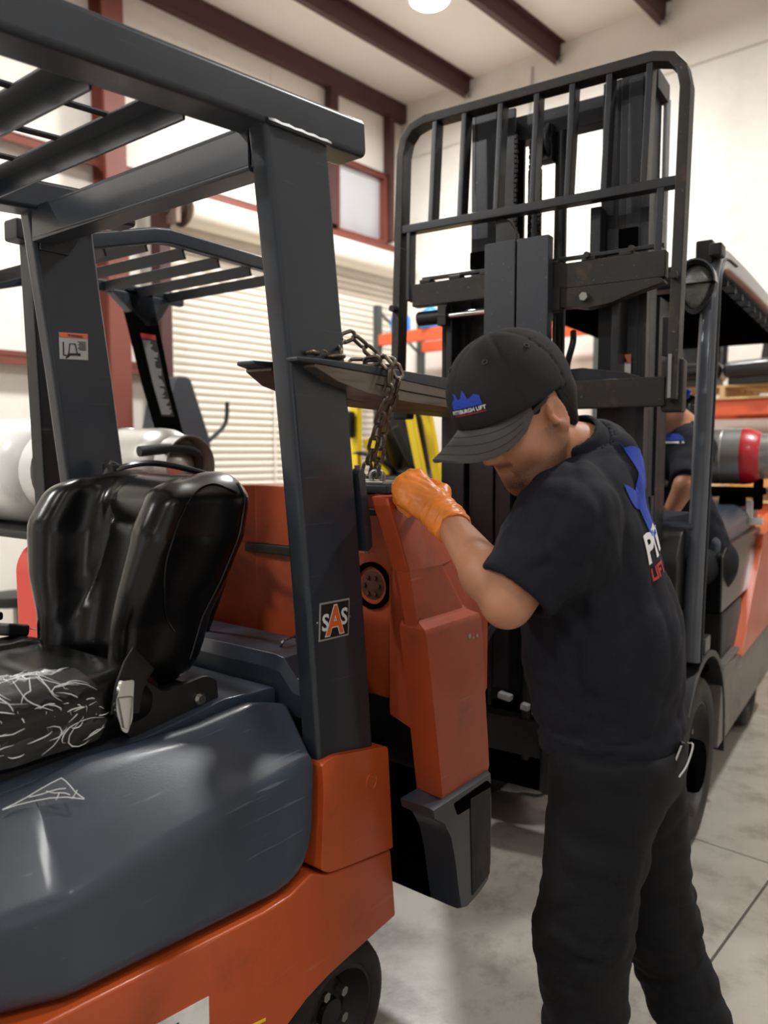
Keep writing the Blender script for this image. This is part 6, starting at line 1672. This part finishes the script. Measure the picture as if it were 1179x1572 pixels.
def body2(P):
    d = head_sdf(to_h2(P))
    d = smin(d, sd_cone(P, H2 - h2u * .08 - h2f * .02, N2, .055, .062), .03)
    d = smin(d, sd_econe(P, CH2 + zz * .02, PV2, .10, .11, l2, 1.3), .05)
    d = smin(d, smin(sd_cone(P, N2, LS2, .05, .06), sd_cone(P, N2, RS2, .05, .06), .03), .04)
    for a, b, c in ((LS2, EL2, WR2), (RS2, ER2, WRR2)):
        d = smin(d, smin(sd_cone(P, a, b, .055, .043), sd_cone(P, b, c, .044, .030), .02), .03)
        hd_ = (c - b) / np.linalg.norm(c - b)
        d = smin(d, sd_econe(P, c, c + hd_ * .07, .030, .036, l2, .6), .015)
        for k in range(4):
            o = np.cross(hd_, l2) * (k - 1.5) * .018
            d = smin(d, sd_cone(P, c + hd_ * .075 + o, c + hd_ * .125 + o - zz * .03, .010, .0085), .006)
        d = smin(d, sd_cone(P, c + hd_ * .02, c + hd_ * .07 + l2 * .03 - zz * .02, .014, .010), .01)
    for a, b, c in ((HL2, KL2, AL2), (HRt2, KR2, AR2)):
        d = smin(d, smin(sd_cone(P, a, b, .075, .055), sd_cone(P, b, c, .052, .04), .03), .03)
    return d
M2 = thing('person', 'man in black shirt leaning in the cab behind the raised carriage', 'person', Matrix.Translation((PV2[0], PV2[1], 0)))
T2 = Matrix.Translation((-PV2[0], -PV2[1], 0))
q2 = np.array([H2 + .15, H2 - .15, LS2, RS2, EL2, ER2, WR2, WRR2, PV2, KL2, KR2, AL2, AR2])
def tone2(v):
    q = to_h2(v + np.array([PV2[0], PV2[1], 0])); t = beard_tone(q) * .5; t[np.linalg.norm(q, axis=1) > .17] = 0; return t
sdf_obj('body', body2, q2.min(0) - .16, q2.max(0) + .16, .009, M['skin'], M2, relax=1, colfn=tone2, M=T2)
SL2 = LS2 + (EL2 - LS2) * .92; SR2 = RS2 + (ER2 - RS2) * .85
a2 = (EL2 - LS2) / np.linalg.norm(EL2 - LS2); b2 = (ER2 - RS2) / np.linalg.norm(ER2 - RS2)
def shirt2(P):
    d = sd_econe(P, CH2 + zz * .0, PV2, .128, .138, l2, 1.3)
    d = smin(d, smin(sd_cone(P, N2 - zz * .01, LS2, .066, .078), sd_cone(P, N2 - zz * .01, RS2, .066, .078), .03), .05)
    d = smin(d, smax(sd_cone(P, LS2, SL2 + a2 * .05, .078, .068), (P - SL2) @ a2, .004), .04)
    d = smin(d, smax(sd_cone(P, RS2, SR2 + b2 * .05, .078, .068), (P - SR2) @ b2, .004), .04)
    d = d + folds(P, 51, .014, 42, 6)
    d = smax(d, -sd_cone(P, H2 - h2u * .06, N2, .062, .068), .005)
    return smax(d, PV2[2] - .02 - P[:, 2], .006)
sh2 = sdf_obj('polo_shirt', shirt2, np.array([LS2, RS2, PV2, SL2, SR2]).min(0) - .2, np.array([LS2, RS2, PV2, N2]).max(0) + .2, .011, M['shirt'], M2, relax=1, M=T2)
def pants2(P):
    d = sd_econe(P, PV2 + zz * .02, PV2 - zz * .05, .13, .13, l2, 1.2)
    for a, b, c in ((HL2, KL2, AL2), (HRt2, KR2, AR2)): d = smin(d, smin(sd_cone(P, a, b, .092, .076), sd_cone(P, b, c, .072, .062), .03), .04)
    return d + folds(P, 61, .012, 42, 5)
sdf_obj('trousers', pants2, np.array([PV2, KL2, KR2, AL2, AR2]).min(0) - .17, np.array([PV2, KL2, KR2, HL2, HRt2]).max(0) + .2, .013, M['trouser'], M2, relax=1, M=T2)
for a in (AL2, AR2):
    def shoe2(P, a=a):
        q = np.stack([(P - a) @ t2, (P - a) @ l2, P[:, 2] - a[2]], 1)
        return smin(sd_cone(q, (0, 0, -.02), (0, 0, .05), .05, .05), sd_econe(q, (-.03, 0, -.05), (.15, 0, -.055), .04, .038, (0, 1, 0), 1.1), .03)
    sdf_obj('shoe', shoe2, a - .22, a + .22, .014, M['leather'], M2, relax=1, M=T2)
def hair2(P):
    q = to_h2(P); d = sd_ell(q, (-.006, 0, .046), (.104, .082, .096))
    line = np.interp(q[:, 0], [-.10, -.045, -.022, .004, .018, .034, .06, .12], [-.07, -.05, .03, .03, -.01, .02, .05, .07])
    return smax(d, line - q[:, 2], .004)
sdf_obj('hair', hair2, H2 - .17, H2 + .17, .008, M['hair'], M2, relax=1, M=T2)
def h2p(x, y, z): return Vector(H2 + R2 @ np.array([x, y, z])) - Vector((PV2[0], PV2[1], 0))
obj('ear_plug', MB().tube([h2p(-.005, .085, .0), h2p(-.02, .105, .01), h2p(-.03, .12, .03)], [.010, .014, .008], 10), M['ink_blue'], M2, ang=60)
# chest badge: blue flash and white line
cd2 = t2 * .55 + l2 * .85; cd2 /= np.linalg.norm(cd2); cx2 = np.cross(zz, cd2)
o2 = Vector(A3(1033, 676, 3.2)) - Vector((PV2[0], PV2[1], 0))
print_on('shirt_print', sh2, [Vector(p) for p in ((-.035, .0), (.035, .0), (.03, .028), (-.02, .032))], [(0, 1, 2, 3)], o2, cx2, zz, M['ink_blue'], sh2, .004, 2)
print_on('shirt_lettering', sh2, [Vector(p) for p in ((-.035, -.012), (.03, -.012), (.03, -.004), (-.035, -.004))], [(0, 1, 2, 3)], o2, cx2, zz, M['ink_white'], sh2, .004, 2)
